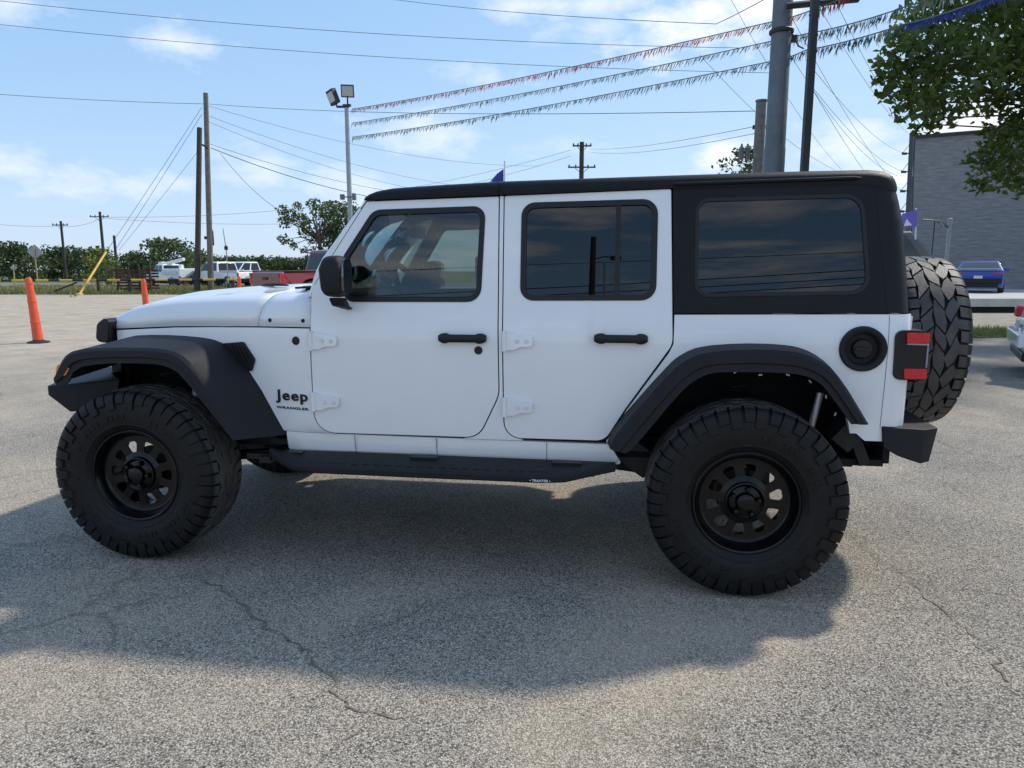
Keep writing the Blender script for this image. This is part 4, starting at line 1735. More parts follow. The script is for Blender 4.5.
# ------------------------------------------------------------------ trees
def leaf_cloud(b, clumps, n_per, size, flat=.5):
    """leaf sized faces spread through the volume of clumps (centre, radius)"""
    for c, r in clumps:
        for _ in range(int(n_per * r * r)):
            d = Vector((random.gauss(0, 1), random.gauss(0, 1), random.gauss(0, 1))).normalized() * r * random.random() ** .45
            d.z *= .8
            p = c + d
            s_ = size * random.uniform(.6, 1.3)
            nrm = (Vector((random.gauss(0, 1), random.gauss(0, 1), random.gauss(0, 1))) + Vector((0, 0, flat))).normalized()
            u_ = nrm.orthogonal().normalized()
            u_ = (Matrix.Rotation(random.uniform(0, 2 * pi), 3, nrm) @ u_)
            w_ = nrm.cross(u_)
            k = [p + u_ * s_, p + w_ * s_ * .55 + nrm * s_ * .12, p - u_ * s_ * .9, p - w_ * s_ * .55 + nrm * s_ * .12]
            b.faces.new([b.verts.new(q) for q in k])


def tree(name, label, loc, h, wide, m, group, n=30, size=.28, dens=26, low=.22, bare=0.0, lean=0.0):
    t = root(name, label, 'tree', loc, group, rz=random.uniform(0, 6))
    b = bmesh.new()
    pts = [(0, 0, -.1), (.02 * h, .01 * h, h * .25), (.0 + lean * h, .03 * h, h * .5), (.02 * h + lean * h, 0, h * .82)]
    bm_tube(b, pts, [h * .028, h * .022, h * .015, h * .004], 8)
    for k in range(7):
        a = k * 2.4 + random.random()
        z0 = h * random.uniform(.25, .55)
        e = Vector((cos(a) * wide * .35, sin(a) * wide * .35, z0 + h * random.uniform(.15, .35)))
        bm_tube(b, [(0.01 * h, 0, z0), e * .5 + Vector((0, 0, z0 * .55)), e], [h * .011, h * .007, h * .002], 6)
    obj('trunk', b, BARK, t)
    b = bmesh.new()
    cl = []
    for _ in range(n):
        a = random.uniform(0, 2 * pi)
        zz = low + (1 - low) * random.random() ** .85
        prof = sin(pi * min(1, max(0, (zz - low + .12) / (1.14 - low)))) ** .6
        rr = wide * .5 * prof * sqrt(random.random()) * .85
        cr = random.uniform(.10, .20) * wide
        cl.append((Vector((cos(a) * rr, sin(a) * rr, min(zz * h, h - cr * .6))), cr))
    leaf_cloud(b, cl, dens, size)
    o = obj('crown', b, m, t, smooth=None)
    return t


KINDS = [('dark green broad tree', LEAFD), ('mid green bushy tree', LEAFM)]
# (px, row of the top, distance, width m, kind, label)
tree_spots = [
    (-70, 246, 110, 9, 0, 'dark green tree at the far end of the row past the two road signs'),
    (-25, 249, 105, 8, 1, 'bushy green tree with a low crown beyond the small white road sign'),
    (8, 243, 95, 7.5, 0, 'broad dark tree over the small white diamond sign'),
    (25, 246, 98, 6.5, 1, 'green tree standing against the back of the big diamond sign'),
    (50, 254, 118, 6, 0, 'small dark tree just past the big diamond sign'),
    (62, 247, 105, 7, 0, 'dark tree below the nearer pole with one crossarm'),
    (78, 252, 112, 7, 1, 'dull green tree between the two poles with crossarms'),
    (92, 248, 100, 7, 0, 'tall dark tree beside the taller pole with a crossarm'),
    (120, 255, 115, 7, 0, 'dark green tree behind the top of the yellow guy guard'),
    (135, 252, 112, 6.5, 1, 'green tree above the rust brown pen'),
    (152, 253, 110, 6, 0, 'dark tree behind the service truck boom'),
    (172, 240, 85, 7.5, 1, 'tallest feathery tree of the far row next to the wooden poles'),
    (190, 250, 105, 7, 0, 'dark tree half hidden by the wooden poles'),
    (214, 256, 120, 7, 1, 'green tree above the white pickups next to the pole transformer'),
    (232, 257, 122, 8, 0, 'dark low tree behind the thin lamp mast'),
    (250, 258, 125, 8, 1, 'bushy low tree beyond the white van'),
    (268, 256, 120, 8, 0, 'dark tree rising behind the red pickup tailgate'),
    (288, 258, 124, 8, 1, 'low green tree seen over the red pickup bed'),
    (308, 256, 120, 8, 0, 'dark tree beside the cab of the red pickup'),
    (335, 252, 115, 9, 1, 'green tree at the end of the far row hidden by the white suv'),
]
for px, row, d, wd, k, lab in tree_spots:
    h_ = 1.48 + (270 - row) * d / CF
    tree('broadleaf_tree', lab, gnd(px, d), h_, wd * 1.1, KINDS[k][1], 'trees along the far road', n=30, size=.25, dens=40, low=.04)
tree('yellow_bush', 'yellow green bush beside the yellow guy wire guard', gnd(98, 62), 3.4, 4.2, LEAFY, None, n=26, size=.15, dens=70, low=.05)
tree('leafy_bush', 'round green bush behind the striped barrier posts', gnd(108, 60), 2.6, 3.0, LEAFM, None, n=22, size=.14, dens=75, low=.05)
# open crowned tree by the light pole
t_ = root('open_crowned_tree', 'open crowned green tree behind the red pickup beside the floodlight pole', 'tree', gnd(322, 48))
b = bmesh.new()
bm_tube(b, [(0, 0, 0), (.0, .1, 2.0), (-.15, .05, 3.6), (-.5, 0, 5.0)], [.20, .17, .12, .05], 8)
B0 = gnd(322, 48)
bl = bmesh.new()
cl = []
for px, py, r in [(286, 212, .55), (292, 222, .6), (300, 232, .5), (290, 240, .45), (298, 245, .4), (302, 208, .45), (312, 204, .6), (318, 214, .8), (325, 225, .9), (335, 212, .9), (342, 222, .8),
                  (330, 236, .8), (345, 207, .5), (310, 226, .7), (306, 218, .5), (338, 232, .8), (350, 215, .8), (355, 230, .9), (322, 203, .45), (312, 240, .4), (300, 250, .35), (316, 232, .7), (326, 246, .7), (336, 248, .8), (318, 252, .5), (345, 240, .9), (294, 215, .5), (330, 206, .6), (358, 212, .7), (284, 220, .4), (347, 242, .7), (362, 220, .8)]:
    p = at(px, py, 48) + Vector((0, random.uniform(-1.2, 1.2), 0)) - B0
    cl.append((p, r))
    bm_tube(b, [(-.15, .05, 3.2 + .4 * random.random()), Vector((-.2, 0, 3.8)).lerp(p, .5), p], [.05, .03, .01], 5)
obj('trunk', b, BARK, t_)
leaf_cloud(bl, cl, 330, .12)
obj('crown', bl, LEAFM, t_, smooth=None)
# small tree showing over the roof
tree('round_tree', 'small round tree top between the transformer pole and the white suv roof', gnd(737, 62), 11.8, 5.5, LEAFD, None, n=26, size=.22, dens=40, low=.4)

# ---- near tree overhanging from the side
def leaf_mesh(b, p, u_, nrm, s_):
    w_ = nrm.cross(u_)
    sh = [(-1.0, 0, 0), (-.55, .34, .10), (-.1, .50, .12), (.3, .34, .06), (1.0, 0, -.12), (.3, -.34, .06), (-.1, -.50, .12), (-.55, -.34, .10)]
    vs = [b.verts.new(p + u_ * a * s_ + w_ * c * s_ + nrm * e * s_) for a, c, e in sh]
    mid = b.verts.new(p + u_ * .0 - nrm * .0)
    for i in range(8):
        b.faces.new((mid, vs[i], vs[(i + 1) % 8]))


TL = vf(14.6, 16.4)
nt = root('overhanging_tree', 'large broadleaf tree hanging dark green leafy branches over the lot corner', 'tree', TL)
b = bmesh.new()
bl = bmesh.new()
bm_tube(b, [(0, 0, -.1), (.05, .02, 1.8), (-.05, .1, 3.6), (-.25, .1, 5.8), (-.2, .2, 9.0)], [.34, .28, .25, .18, .05], 12)
D0 = 13.6
cl = []
for px, py, r in [(918, 28, 26), (900, 52, 24), (884, 72, 14), (893, 84, 18), (912, 76, 30), (932, 52, 32), (908, 104, 18), (925, 98, 26), (948, 82, 32), (925, 124, 13), (941, 118, 15), (968, 62, 34), (972, 96, 24),
                  (952, 16, 34), (990, 30, 40), (1004, 70, 32), (988, 6, 34), (1024, 40, 40), (1030, 84, 30), (1050, 10, 45), (1050, 60, 45), (1075, 90, 40), (1024, -10, 40), (960, -20, 36), (925, 2, 20),
                  (1012, 122, 18), (1000, 138, 20), (984, 160, 20), (976, 184, 9), (1000, 176, 18), (1014, 152, 24), (1030, 140, 28), (1036, 172, 24), (1050, 120, 34), (1018, 186, 12), (1060, 160, 30),
                  (996, 104, 12)]:
    d_ = D0 + random.uniform(-1.1, 1.5)
    cl.append((at(px, py, d_) - TL, r * d_ / CF))
for _ in range(70):
    a = random.uniform(0, 2 * pi)
    rr = sqrt(random.random()) * 5.2
    c = Vector((cos(a) * rr, sin(a) * rr, random.uniform(4.6, 11)))
    pc = c + TL
    v = pc - CP
    fz = v.dot(CFW)
    if fz > .5:
        sx = 512 + CF * v.dot(VR) / fz
        if sx < 1075 and 384 - CF * v.dot(CU) / fz > -45:
            continue
    cl.append((c, random.uniform(.6, 1.0)))
hubs = [Vector((-.2, .1, 4.4)), Vector((-.25, .1, 6.0)), Vector((-.2, .15, 7.6))]
for c, r in cl:
    hb_ = min(hubs, key=lambda q: (q - c).length)
    m1 = hb_.lerp(c, .45) + Vector((0, 0, .25))
    m2 = m1.lerp(c, .5) + Vector((random.uniform(-.15, .15), random.uniform(-.15, .15), random.uniform(-.12, .18)))
    bm_tube(b, [hb_, m1, m2, c, c + (c - m1).normalized() * r * .7], [.045, .028, .017, .010, .004], 6)
    for _ in range(int(640 * r * r) + 16):
        d_ = Vector((random.gauss(0, 1), random.gauss(0, 1), random.gauss(0, 1))).normalized() * r * 1.12 * random.random() ** .5
        nrm = (Vector((random.gauss(0, .6), random.gauss(0, .6), random.uniform(.1, 1)))).normalized()
        u_ = Vector((random.gauss(0, 1), random.gauss(0, 1), -.5))
        u_ = (u_ - nrm * u_.dot(nrm)).normalized()
        leaf_mesh(bl, c + d_, u_, nrm, random.uniform(.062, .112))
obj('trunk', b, BARK, nt)
obj('crown', bl, LEAFN, nt, smooth=None)

# ------------------------------------------------------------------ poles
def pole(b, p, h, r0, r1, lean=(0, 0), n=14):
    bm_tube(b, [p + Vector((0, 0, -.1)), p + Vector((lean[0] * .5, lean[1] * .5, h * .5)), p + Vector((lean[0], lean[1], h))], [r0, (r0 + r1) / 2, r1], n)


# old wooden pole pair at the lot's edge
P1 = gnd(209.5, 46.5)
t_ = root('wooden_utility_pole', 'tall weathered wooden utility pole at the edge of the lot', 'utility pole', P1)
b = bmesh.new()
pole(b, Vector((0, 0, 0)), 12.5, .19, .15, (VR.x * .5, VR.y * .5))
obj('pole_shaft', b, POLEW, t_)
b = bmesh.new()
bm_tube(b, [(.15, -.1, 9.35), (.35, -.2, 9.25), (.55, -.2, 9.1)], .06, 8)
obj('cable_clamp', b, DARKSTEEL, t_)
P1b = gnd(195.5, 46.0)
t_ = root('brace_pole', 'dark wooden brace pole leaning on the taller weathered pole', 'utility pole', P1b)
b = bmesh.new()
top_ = at(199.5, 128, 46.3) - P1b
bm_tube(b, [(0, 0, -.1), top_ * .5, top_], [.19, .175, .16], 14)
obj('pole_shaft', b, POLED, t_)
b = bmesh.new()
pc = gnd(212.5, 47.5)
bm_lathe(b, [(3.1, .0001), (3.1, .20), (3.2, .22), (4.0, .22), (4.1, .19), (4.14, .0001)], 18, 'z')
bm_box(b, (-.2, -.1, 3.6), (.3, .12, .2))
bm_tube(b, [(0, 0, -.05), (0, 0, 3.12)], .06, 8)
o = obj('transformer_can', b, DARKSTEEL, None)
o.location = pc
tag(o, 'dark transformer can on a short post behind the weathered pole', 'transformer')


def cross_pole(px, top, d, arms, label, w=2.1, rz=0.0, r=.15, name='crossarm_pole', m=POLED):
    p = gnd(px, d)
    h_ = 1.48 + (270 - top) * d / CF
    t_ = root(name, label, 'utility pole', p, None, rz=-CYAW + rz)
    b = bmesh.new()
    pole(b, Vector((0, 0, 0)), h_, r * 1.25, r)
    obj('pole_shaft', b, m, t_)
    for row, w_ in arms:
        z = 1.48 + (270 - row) * d / CF
        a = bmesh.new()
        bm_box(a, (0, -r - .06, z), (w_, .11, .12))
        for s in (-1, 1):
            bm_tube(a, [(s * w_ * .28, -r - .06, z), (0, -r, z - .55)], .025, 5)
            for q in (.46, .22):
                bm_lathe(a, [(z + .06, .05), (z + .10, .07), (z + .22, .05), (z + .24, .0001)], 8, 'z', c=(s * w_ * q, -r - .06, 0))
        obj('crossarm', a, m, t_)
    return t_


cross_pole(105, 213, 92, [(218, 2.4)], 'taller far pole with one crossarm beside the dark tree', r=.16)
cross_pole(65.5, 222, 96, [(226, 2.1)], 'shorter far pole with one crossarm above the trees', r=.15)
cross_pole(580, 147, 66, [(151, 1.7), (171, 2.5)], 'distant pole with two crossarms seen over the white suv roof', r=.2)
p_ = gnd(117, 100)
b = bmesh.new()
pole(b, Vector((0, 0, 0)), 1.48 + 34 * 100 / CF, .2, .17)
o = obj('bare_pole', b, POLED, None)
o.location = p_
tag(o, 'plain short far pole with no crossarm near the yellow guy guard', 'pole')
# thin lamp mast
p_ = gnd(227.5, 40)
t_ = root('lamp_mast', 'thin grey mast with a small box halfway up beside the white pickups', 'lamp mast', p_)
b = bmesh.new()
bm_tube(b, [(0, 0, 0), (0, 0, 2.6), (-.12, 0, 3.8)], [.035, .03, .02], 8)
obj('mast', b, GALV, t_)
b = bmesh.new()
bm_box(b, (0, 0, 2.68), (.16, .14, .16))
bm_lathe(b, [(2.76, .12), (2.86, .02)], 10, 'z')
obj('mast_box', b, DARKSTEEL, t_, bevel=.01)
b = bmesh.new()
bm_box(b, (.05, 0, .38), (.17, .17, .76))
bm_box(b, (.45, 0, .55), (.8, .06, .07))
obj('foot_post', b, POLED, t_, bevel=.01)

# floodlight pole
PD = 30.0
p_ = gnd(352, PD)
t_ = root('floodlight_pole', 'grey steel pole with two floodlights holding the pennant strings', 'light pole', p_)
FZ = 1.48 + (270 - 108) * PD / CF
b = bmesh.new()
tp = at(346.5, 108, PD) - p_
bm_tube(b, [(0, 0, 0), tp * .5, tp], [.11, .10, .085], 14)
obj('pole_shaft', b, GALV, t_)
b = bmesh.new()
bm_tube(b, [tp + VR * -.42 + Vector((0, 0, .05)), tp + VR * .1 + Vector((0, 0, .05))], .05, 8)
bm_box(b, tp + VR * .02 + Vector((0, 0, .10)), (.34, .1, .1))
obj('bracket', b, DARKSTEEL, t_)
for px, py, rzz, ry, w_ in ((333, 97, -.75, R_(-12), .46), (347.5, 91, .15, 0, .54)):
    q = at(px, py, PD) - p_
    a = bmesh.new()
    rot = Matrix.Rotation(rzz - CYAW, 4, 'Z') @ Matrix.Rotation(ry, 4, 'Y') @ Matrix.Rotation(R_(16), 4, 'X')
    bm_box(a, q, (w_, .22, .50 if w_ > .5 else .6), rot)
    bm_tube(a, [q, tp + Vector((0, 0, .08)) + VR * (-.4 if w_ < .5 else .05)], .035, 8)
    fl = obj('floodlight', a, DARKSTEEL, t_, bevel=.02)
    a = bmesh.new()
    bm_box(a, q + rot.to_3x3() @ Vector((0, -.115, 0)), (w_ * .84, .012, .40), rot)
    obj('floodlight_lens', a, mat('lamp_lens', (.42, .45, .46), .2), fl)
a = bmesh.new()
q = at(349, 197, PD) - p_
bm_box(a, q - VR * .28, (.16, .14, .22))
bm_box(a, q + VR * .22, (.14, .14, .26))
bm_tube(a, [q - VR * .3, q + VR * .25], .025, 6)
obj('meter_box', a, PAINTEDSTEEL, t_)

# big steel sign poles
SP = gnd(768, 16.5)
b = bmesh.new()
bm_tube(b, [(0, 0, -.1), (0, 0, 4.2), (0, 0, 4.22), (0, 0, 11)], [.24, .23, .222, .195], 20)
t_ = root('steel_sign_pole', 'thick grey steel pole with a strap band rising behind the white suv roof', 'steel pole', SP)
obj('pole_shaft', b, PAINTEDSTEEL, t_, smooth=60)
b = bmesh.new()
zz = 1.48 + (270 - 45) * 16.5 / CF * .985
bm_lathe(b, [(zz, .245), (zz + .02, .262), (zz + .07, .262), (zz + .09, .245)], 24, 'z')
bm_box(b, VR * .27 + Vector((0, 0, zz - .10)), (.16, .1, .14))
bm_tube(b, [VR * .24 + Vector((0, 0, zz)), VR * .40 + Vector((0, 0, zz - .25)), VR * .52 + Vector((0, 0, zz - .3))], .02, 6)
obj('strap_band', b, DARKSTEEL, t_)
TP = gnd(798, 15.2)
t_ = root('thin_steel_pole', 'slim dark square steel pole beside the thick grey one', 'steel pole', TP)
b = bmesh.new()
bm_box(b, (0, 0, 4.6), (.145, .145, 9.2), Matrix.Rotation(-CYAW, 4, 'Z'))
obj('pole_shaft', b, DARKSTEEL, t_, bevel=.01)
b = bmesh.new()
q = at(788, 6, 15.2) - TP
bm_tube(b, [q + VR * -.05, q + VR * 1.5 + Vector((0, 0, .14))], .07, 6)
obj('top_beam', b, DARKSTEEL, t_)
# cut off pole with transformer
p_ = gnd(752.5, 24)
t_ = root('transformer_pole', 'short wooden pole with a pair of transformer cans beside the thick steel pole', 'utility pole', p_)
hz = 1.48 + (270 - 109) * 24 / CF
b = bmesh.new()
pole(b, Vector((0, 0, 0)), hz, .19, .165)
bm_lathe(b, [(hz - .02, .19), (hz + .03, .19), (hz + .04, .0001)], 14, 'z')
obj('pole_shaft', b, mat('grey_wood', (.15, .15, .14), .9, var=.3, vscale=6), t_)
for k, px in enumerate((741.5, 747.5)):
    q = at(px, 152, 24) - p_
    a = bmesh.new()
    bm_lathe(a, [(-.26, .0001), (-.26, .08), (.14, .09), (.16, .05), (.26, .03), (.28, .0001)], 12, 'z', c=q)
    obj('transformer_can', a, PAINTEDSTEEL, t_)
a = bmesh.new()
q = at(756, 127, 24) - p_
bm_box(a, q + VR * .25, (.7, .12, .12))
bm_box(a, q + VR * .62 + Vector((0, 0, -.08)), (.22, .14, .16))
q = at(756, 152, 24) - p_
bm_box(a, q - VR * .2, (.5, .08, .08))
obj('bracket', a, DARKSTEEL, t_)
# insulator pole at the building
p_ = gnd(907, 32)
INSM = mat('dark_grey_steel', (.07, .078, .085), .6, metal=.3)
t_ = root('insulator_pole', 'tall grey pole with stacked insulator brackets at the corner of the grey building', 'utility pole', p_)
tp = at(912, 133, 32) - p_
b = bmesh.new()
bm_tube(b, [(0, 0, 0), tp * .5, tp], [.12, .11, .10], 10)
bm_tube(b, [VR * .2 + Vector((0, 0, .5)), tp * .97 + VR * .14], .03, 6)
obj('pole_shaft', b, INSM, t_)
INS = []
for row in (155, 173, 192, 212):
    f_ = (p_ + tp).z
    z = 1.48 + (270 - row) * 32 / CF
    base_ = tp * (z / tp.z)
    a = bmesh.new()
    bm_tube(a, [base_, base_ - VR * .42 + Vector((0, 0, .06))], .025, 6)
    for k in range(3):
        bm_tube(a, [base_ - VR * (.2 + .08 * k), base_ - VR * (.235 + .08 * k)], .055, 8)
    bm_tube(a, [base_ + Vector((0, 0, .55)), base_ - VR * .36 + Vector((0, 0, .06))], .012, 5)
    obj('insulator_arm', a, DARKSTEEL, t_)
    INS.append(p_ + base_ - VR * .42 + Vector((0, 0, .06)))

# ------------------------------------------------------------------ wires
def wire(a, c, sag, label, r=.012, m=WIRE, n=18, name='power_line'):
    b = bmesh.new()
    mid = (a + c) / 2
    pts = [a.lerp(c, k / n) + Vector((0, 0, -sag * 4 * (k / n) * (1 - k / n))) - mid for k in range(n + 1)]
    bm_tube(b, pts, r * .68, 5)
    o = obj(name, b, m, None)
    o.location = mid
    tag(o, label, 'wire', 'overhead wires')
    return o


A = lambda px, py, d=46.5: at(px, py, d)
wire(A(-60, -6, 40), A(742, 48, 40), .55, 'topmost long wire over the lot sloping to the steel pole', .020)
wire(A(-60, 18, 42), A(775, 73, 42), .55, 'second long wire below the topmost one across the sky', .020)
wire(A(-80, 88, 46.5), A(207, 104), .15, 'single wire reaching the top of the weathered pole from the open side', .021)
wire(A(209, 104), A(755, 111, 24), .30, 'nearly level wire from weathered pole top to transformer pole', .018)
wire(A(383, -2, 36), A(716, 24, 22), .15, 'short high wire ending at a bracket by the steel pole', .015)
wire(A(716, 24, 22), A(770, -4, 16.6), .02, 'slack wire tail from the bracket up to the steel pole', .016)
wire(A(209, 106), A(540, 166, 70), 1.0, 'highest of the wires falling from weathered pole behind the suv roof', .018, WIREG)
wire(A(209, 116), A(500, 190, 70), .9, 'wire below the highest one falling from the weathered pole', .018, WIREG)
wire(A(209, 122), A(470, 196, 70), .9, 'middle wire falling from the weathered pole', .018, WIREG)
wire(A(210, 144), A(455, 199, 60), .6, 'fourth wire down falling from the pole clamp', .020, WIRE)
wire(A(211, 148), A(440, 206, 60), .7, 'thick lowest cable from the pole clamp', .034, WIRE)
wire(A(220, 153, 46), A(284, 213, 48), .4, 'loose drop cable from the clamp into the open crowned tree', .020, WIRE)
wire(A(571, 150, 66), A(395, 190, 80), .3, 'upper wire from the two crossarm pole running down behind the roof', .022, WIREG)
wire(A(571, 156, 66), A(410, 196, 80), .3, 'lower wire from the two crossarm pole running down behind the roof', .022, WIREG)
wire(A(590, 149, 66), A(757, 126, 24), .25, 'upper wire between the two crossarm pole and transformer pole', .016, WIREG)
wire(A(590, 152, 66), A(757, 133, 24), .35, 'lower wire between the two crossarm pole and transformer pole', .016, WIREG)
wire(A(100, 217, 92), A(330, 205, 92), .5, 'far wire from the taller crossarm pole over the trees', .026, WIREG)
wire(A(102, 218, 92), A(345, 222, 92), .5, 'far wire sagging low over the white pickups', .026, WIREG)
wire(A(62, 226, 96), A(101, 218, 92), .4, 'far wire between the two crossarm poles', .026, WIREG)
wire(A(-60, 216, 100), A(62, 226, 96), .5, 'far wire leaving the shorter crossarm pole', .026, WIREG)
GA = A(106, 252, 46)
wire(A(202, 107), GA, .05, 'guy wire from pole top into the yellow guard', .018, WIRE, name='guy_wire')
wire(A(202, 114), A(114, 252, 48), .05, 'second guy wire beside the one in the yellow guard', .018, WIRE, name='guy_wire')
wire(A(202, 146), A(119, 250, 49), .05, 'lowest guy wire leaving the pole at the clamp', .016, WIRE, name='guy_wire')
wire(A(728, -6, 20), A(842, 170, 38), .4, 'long service wire passing behind the steel pole', .010)
wire(A(700, 55, 24), A(835, 170, 34), .4, 'service wire passing behind the transformer pole top', .011)
wire(A(786, 48, 16.4), A(898, 176, 30), .5, 'service wire from the strap band down to the building', .008)
wire(A(806, 79, 15.2), INS[1], .3, 'service wire from the slim pole to the second insulator', .008)
wire(A(806, 60, 15.2), INS[0], .3, 'service wire from the slim pole to the top insulator', .008)
wire(A(822, 12, 15.2), A(911, 136, 32), .25, 'service wire from the top beam to the building pole', .008)
wire(A(836, 2, 15.2), A(915, 134, 32), .3, 'outermost service wire from the top beam to the building pole', .008)
wire(A(790, 14, 15.5), INS[2], .3, 'service wire from the top of the steel pole to the third insulator', .008)
wire(A(806, 78, 15.2), INS[3], .3, 'service wire from the slim pole to the lowest insulator', .008)
# yellow guard
b = bmesh.new()
g0 = gnd(77, 43.2)
bm_tube(b, [Vector((0, 0, 0)), GA - g0], [.075, .065], 8)
bm_lathe(b, [(0, .25), (.06, .22), (.1, .05)], 10, 'z')
o = obj('guy_guard', b, mat('yellow_plastic', (.62, .40, .05), .5, var=.15, vscale=2), None)
o.location = g0
tag(o, 'long slanted yellow guard sleeve at the foot of the guy wire', 'guy guard')

# ------------------------------------------------------------------ pennant strings
PM = {'red': mat('foil_red', (.48, .045, .055), .35, metal=.2), 'green': mat('foil_green', (.08, .19, .16), .35, metal=.3), 'teal': mat('foil_teal', (.03, .19, .23), .35, metal=.3),
      'silver': mat('foil_silver', (.34, .38, .39), .3, metal=.5), 'blue': mat('foil_blue', (.02, .065, .30), .35, metal=.2), 'dark': mat('foil_dark', (.04, .06, .075), .35, metal=.3)}


def pen_mesh(v):
    rnd = random.Random(v)
    b = bmesh.new()
    for k in range(7):
        x = -.05 + .1 * k / 6 + rnd.uniform(-.008, .008)
        dx = -.05 + rnd.uniform(-.05, .03)
        ln = rnd.uniform(.10, .21)
        w_ = .0045
        p = [(x - w_, 0, 0), (x + w_, 0, 0), (x + w_ + dx * .5, rnd.uniform(-.03, .03), -ln * .55), (x + dx, rnd.uniform(-.05, .05), -ln), (x - w_ + dx * .5, 0, -ln * .5)]
        b.faces.new([b.verts.new(q) for q in p])
    return b


def pennants(label, pts, cols, weights, sp=.24, fat=1.0):
    base = pts[0]
    t_ = root('pennant_string', label, 'pennants', base, 'foil pennant strings over the lot')
    path = []
    for a, c, sag in zip(pts, pts[1:], [.12] * 9):
        L_ = (c - a).length
        n = max(2, int(L_ / .4))
        for k in range(n):
            s_ = k / n
            path.append(a.lerp(c, s_) + Vector((0, 0, -sag * min(1, L_ / 14) * 4 * s_ * (1 - s_))) - base)
    path.append(pts[-1] - base)
    b = bmesh.new()
    bm_tube(b, path, .011, 5)
    obj('cord', b, mat('pennant_cord', (.10, .10, .11), .6), t_)
    tot = sum((c - a).length for a, c in zip(path, path[1:]))
    n = min(100, int(tot / sp))
    line = resample(path, n + 1)
    protos = {}
    for k in range(n):
        c = random.choices(cols, weights)[0]
        v = random.randrange(3)
        p = line[k].lerp(line[k + 1], .5)
        d = (line[k + 1] - line[k])
        if (c, v) not in protos:
            o = obj('pennant', pen_mesh(v + 10), PM[c], t_, smooth=None)
            protos[(c, v)] = o
        else:
            o = protos[(c, v)].copy()
            COL.objects.link(o)
            o.parent = t_
        o.location = p
        o.rotation_euler = (0, 0, atan2(d.y, d.x) + random.uniform(-.3, .3))
        s_ = random.uniform(.8, 1.25) * fat
        o.scale = (sp / .11 * .85, 1, s_)
    return t_


pennants('uppermost pennant string, mostly red foil streamers', [at(352, 109, 30), at(792, 17, 15.4), at(815, 9, 15), at(850, -6, 13)], ['red', 'silver', 'dark'], [8, 1, .5])
pennants('middle pennant string of green and silver foil streamers', [at(352, 123, 30), at(790, 37, 16.0), at(805, 34, 15.2), at(905, 7, 11), at(960, -12, 9.5)], ['green', 'silver', 'dark'], [6, 4, 1])
pennants('lowest pennant string of teal foil streamers', [at(352, 137, 30), at(787, 58, 15.9), at(806, 50, 15.1), at(905, 24, 11)], ['teal', 'dark', 'silver'], [5, 2, 3])
pennants('thick blue pennant string hanging before the overhanging tree', [at(905, 24, 11), at(985, -1, 8.6), at(1030, -16, 7.6)], ['blue'], [1], sp=.12, fat=.55)

# ------------------------------------------------------------------ building
def wall_mat():
    M = bpy.data.materials.new('split_block')
    M.use_nodes = True
    T = M.node_tree
    L = T.links.new
    b = T.nodes['Principled BSDF']
    b.inputs['Roughness'].default_value = .85
    tc = nd(T, 'ShaderNodeTexCoord')
    br = nd(T, 'ShaderNodeTexBrick', i_Scale=1.0)
    br.inputs['Color1'].default_value = (.228, .231, .234, 1)
    br.inputs['Color2'].default_value = (.218, .221, .225, 1)
    br.inputs['Mortar'].default_value = (.190, .193, .197, 1)
    br.inputs['Mortar Size'].default_value = .012
    br.inputs['Brick Width'].default_value = .62
    br.inputs['Row Height'].default_value = .21
    mp = nd(T, 'ShaderNodeMapping')
    mp.inputs['Rotation'].default_value = (pi / 2, 0, 0)
    L(tc.outputs['Object'], mp.inputs['Vector'])
    L(mp.outputs['Vector'], br.inputs['Vector'])
    n = nd(T, 'ShaderNodeTexNoise', i_Scale=2.2, i_Detail=6.0)
    m2 = nd(T, 'ShaderNodeMapping')
    m2.inputs['Scale'].default_value = (.8, .8, 4.5)
    L(tc.outputs['Object'], m2.inputs['Vector'])
    L(m2.outputs['Vector'], n.inputs['Vector'])
    mx = nd(T, 'ShaderNodeMixRGB', blend_type='MULTIPLY')
    mx.inputs['Fac'].default_value = .75
    L(br.outputs['Color'], mx.inputs['Color1'])
    r = nd(T, 'ShaderNodeValToRGB')
    r.color_ramp.elements[0].position = .35
    r.color_ramp.elements[1].position = .65
    r.color_ramp.elements[0].color = (.72, .72, .74, 1)
    r.color_ramp.elements[1].color = (1.15, 1.15, 1.15, 1)
    L(n.outputs['Fac'], r.inputs['Fac'])
    L(r.outputs['Color'], mx.inputs['Color2'])
    L(mx.outputs['Color'], b.inputs['Base Color'])
    bp = nd(T, 'ShaderNodeBump', i_Strength=.6, i_Distance=.05)
    L(n.outputs['Fac'], bp.inputs['Height'])
    L(bp.outputs['Normal'], b.inputs['Normal'])
    return M


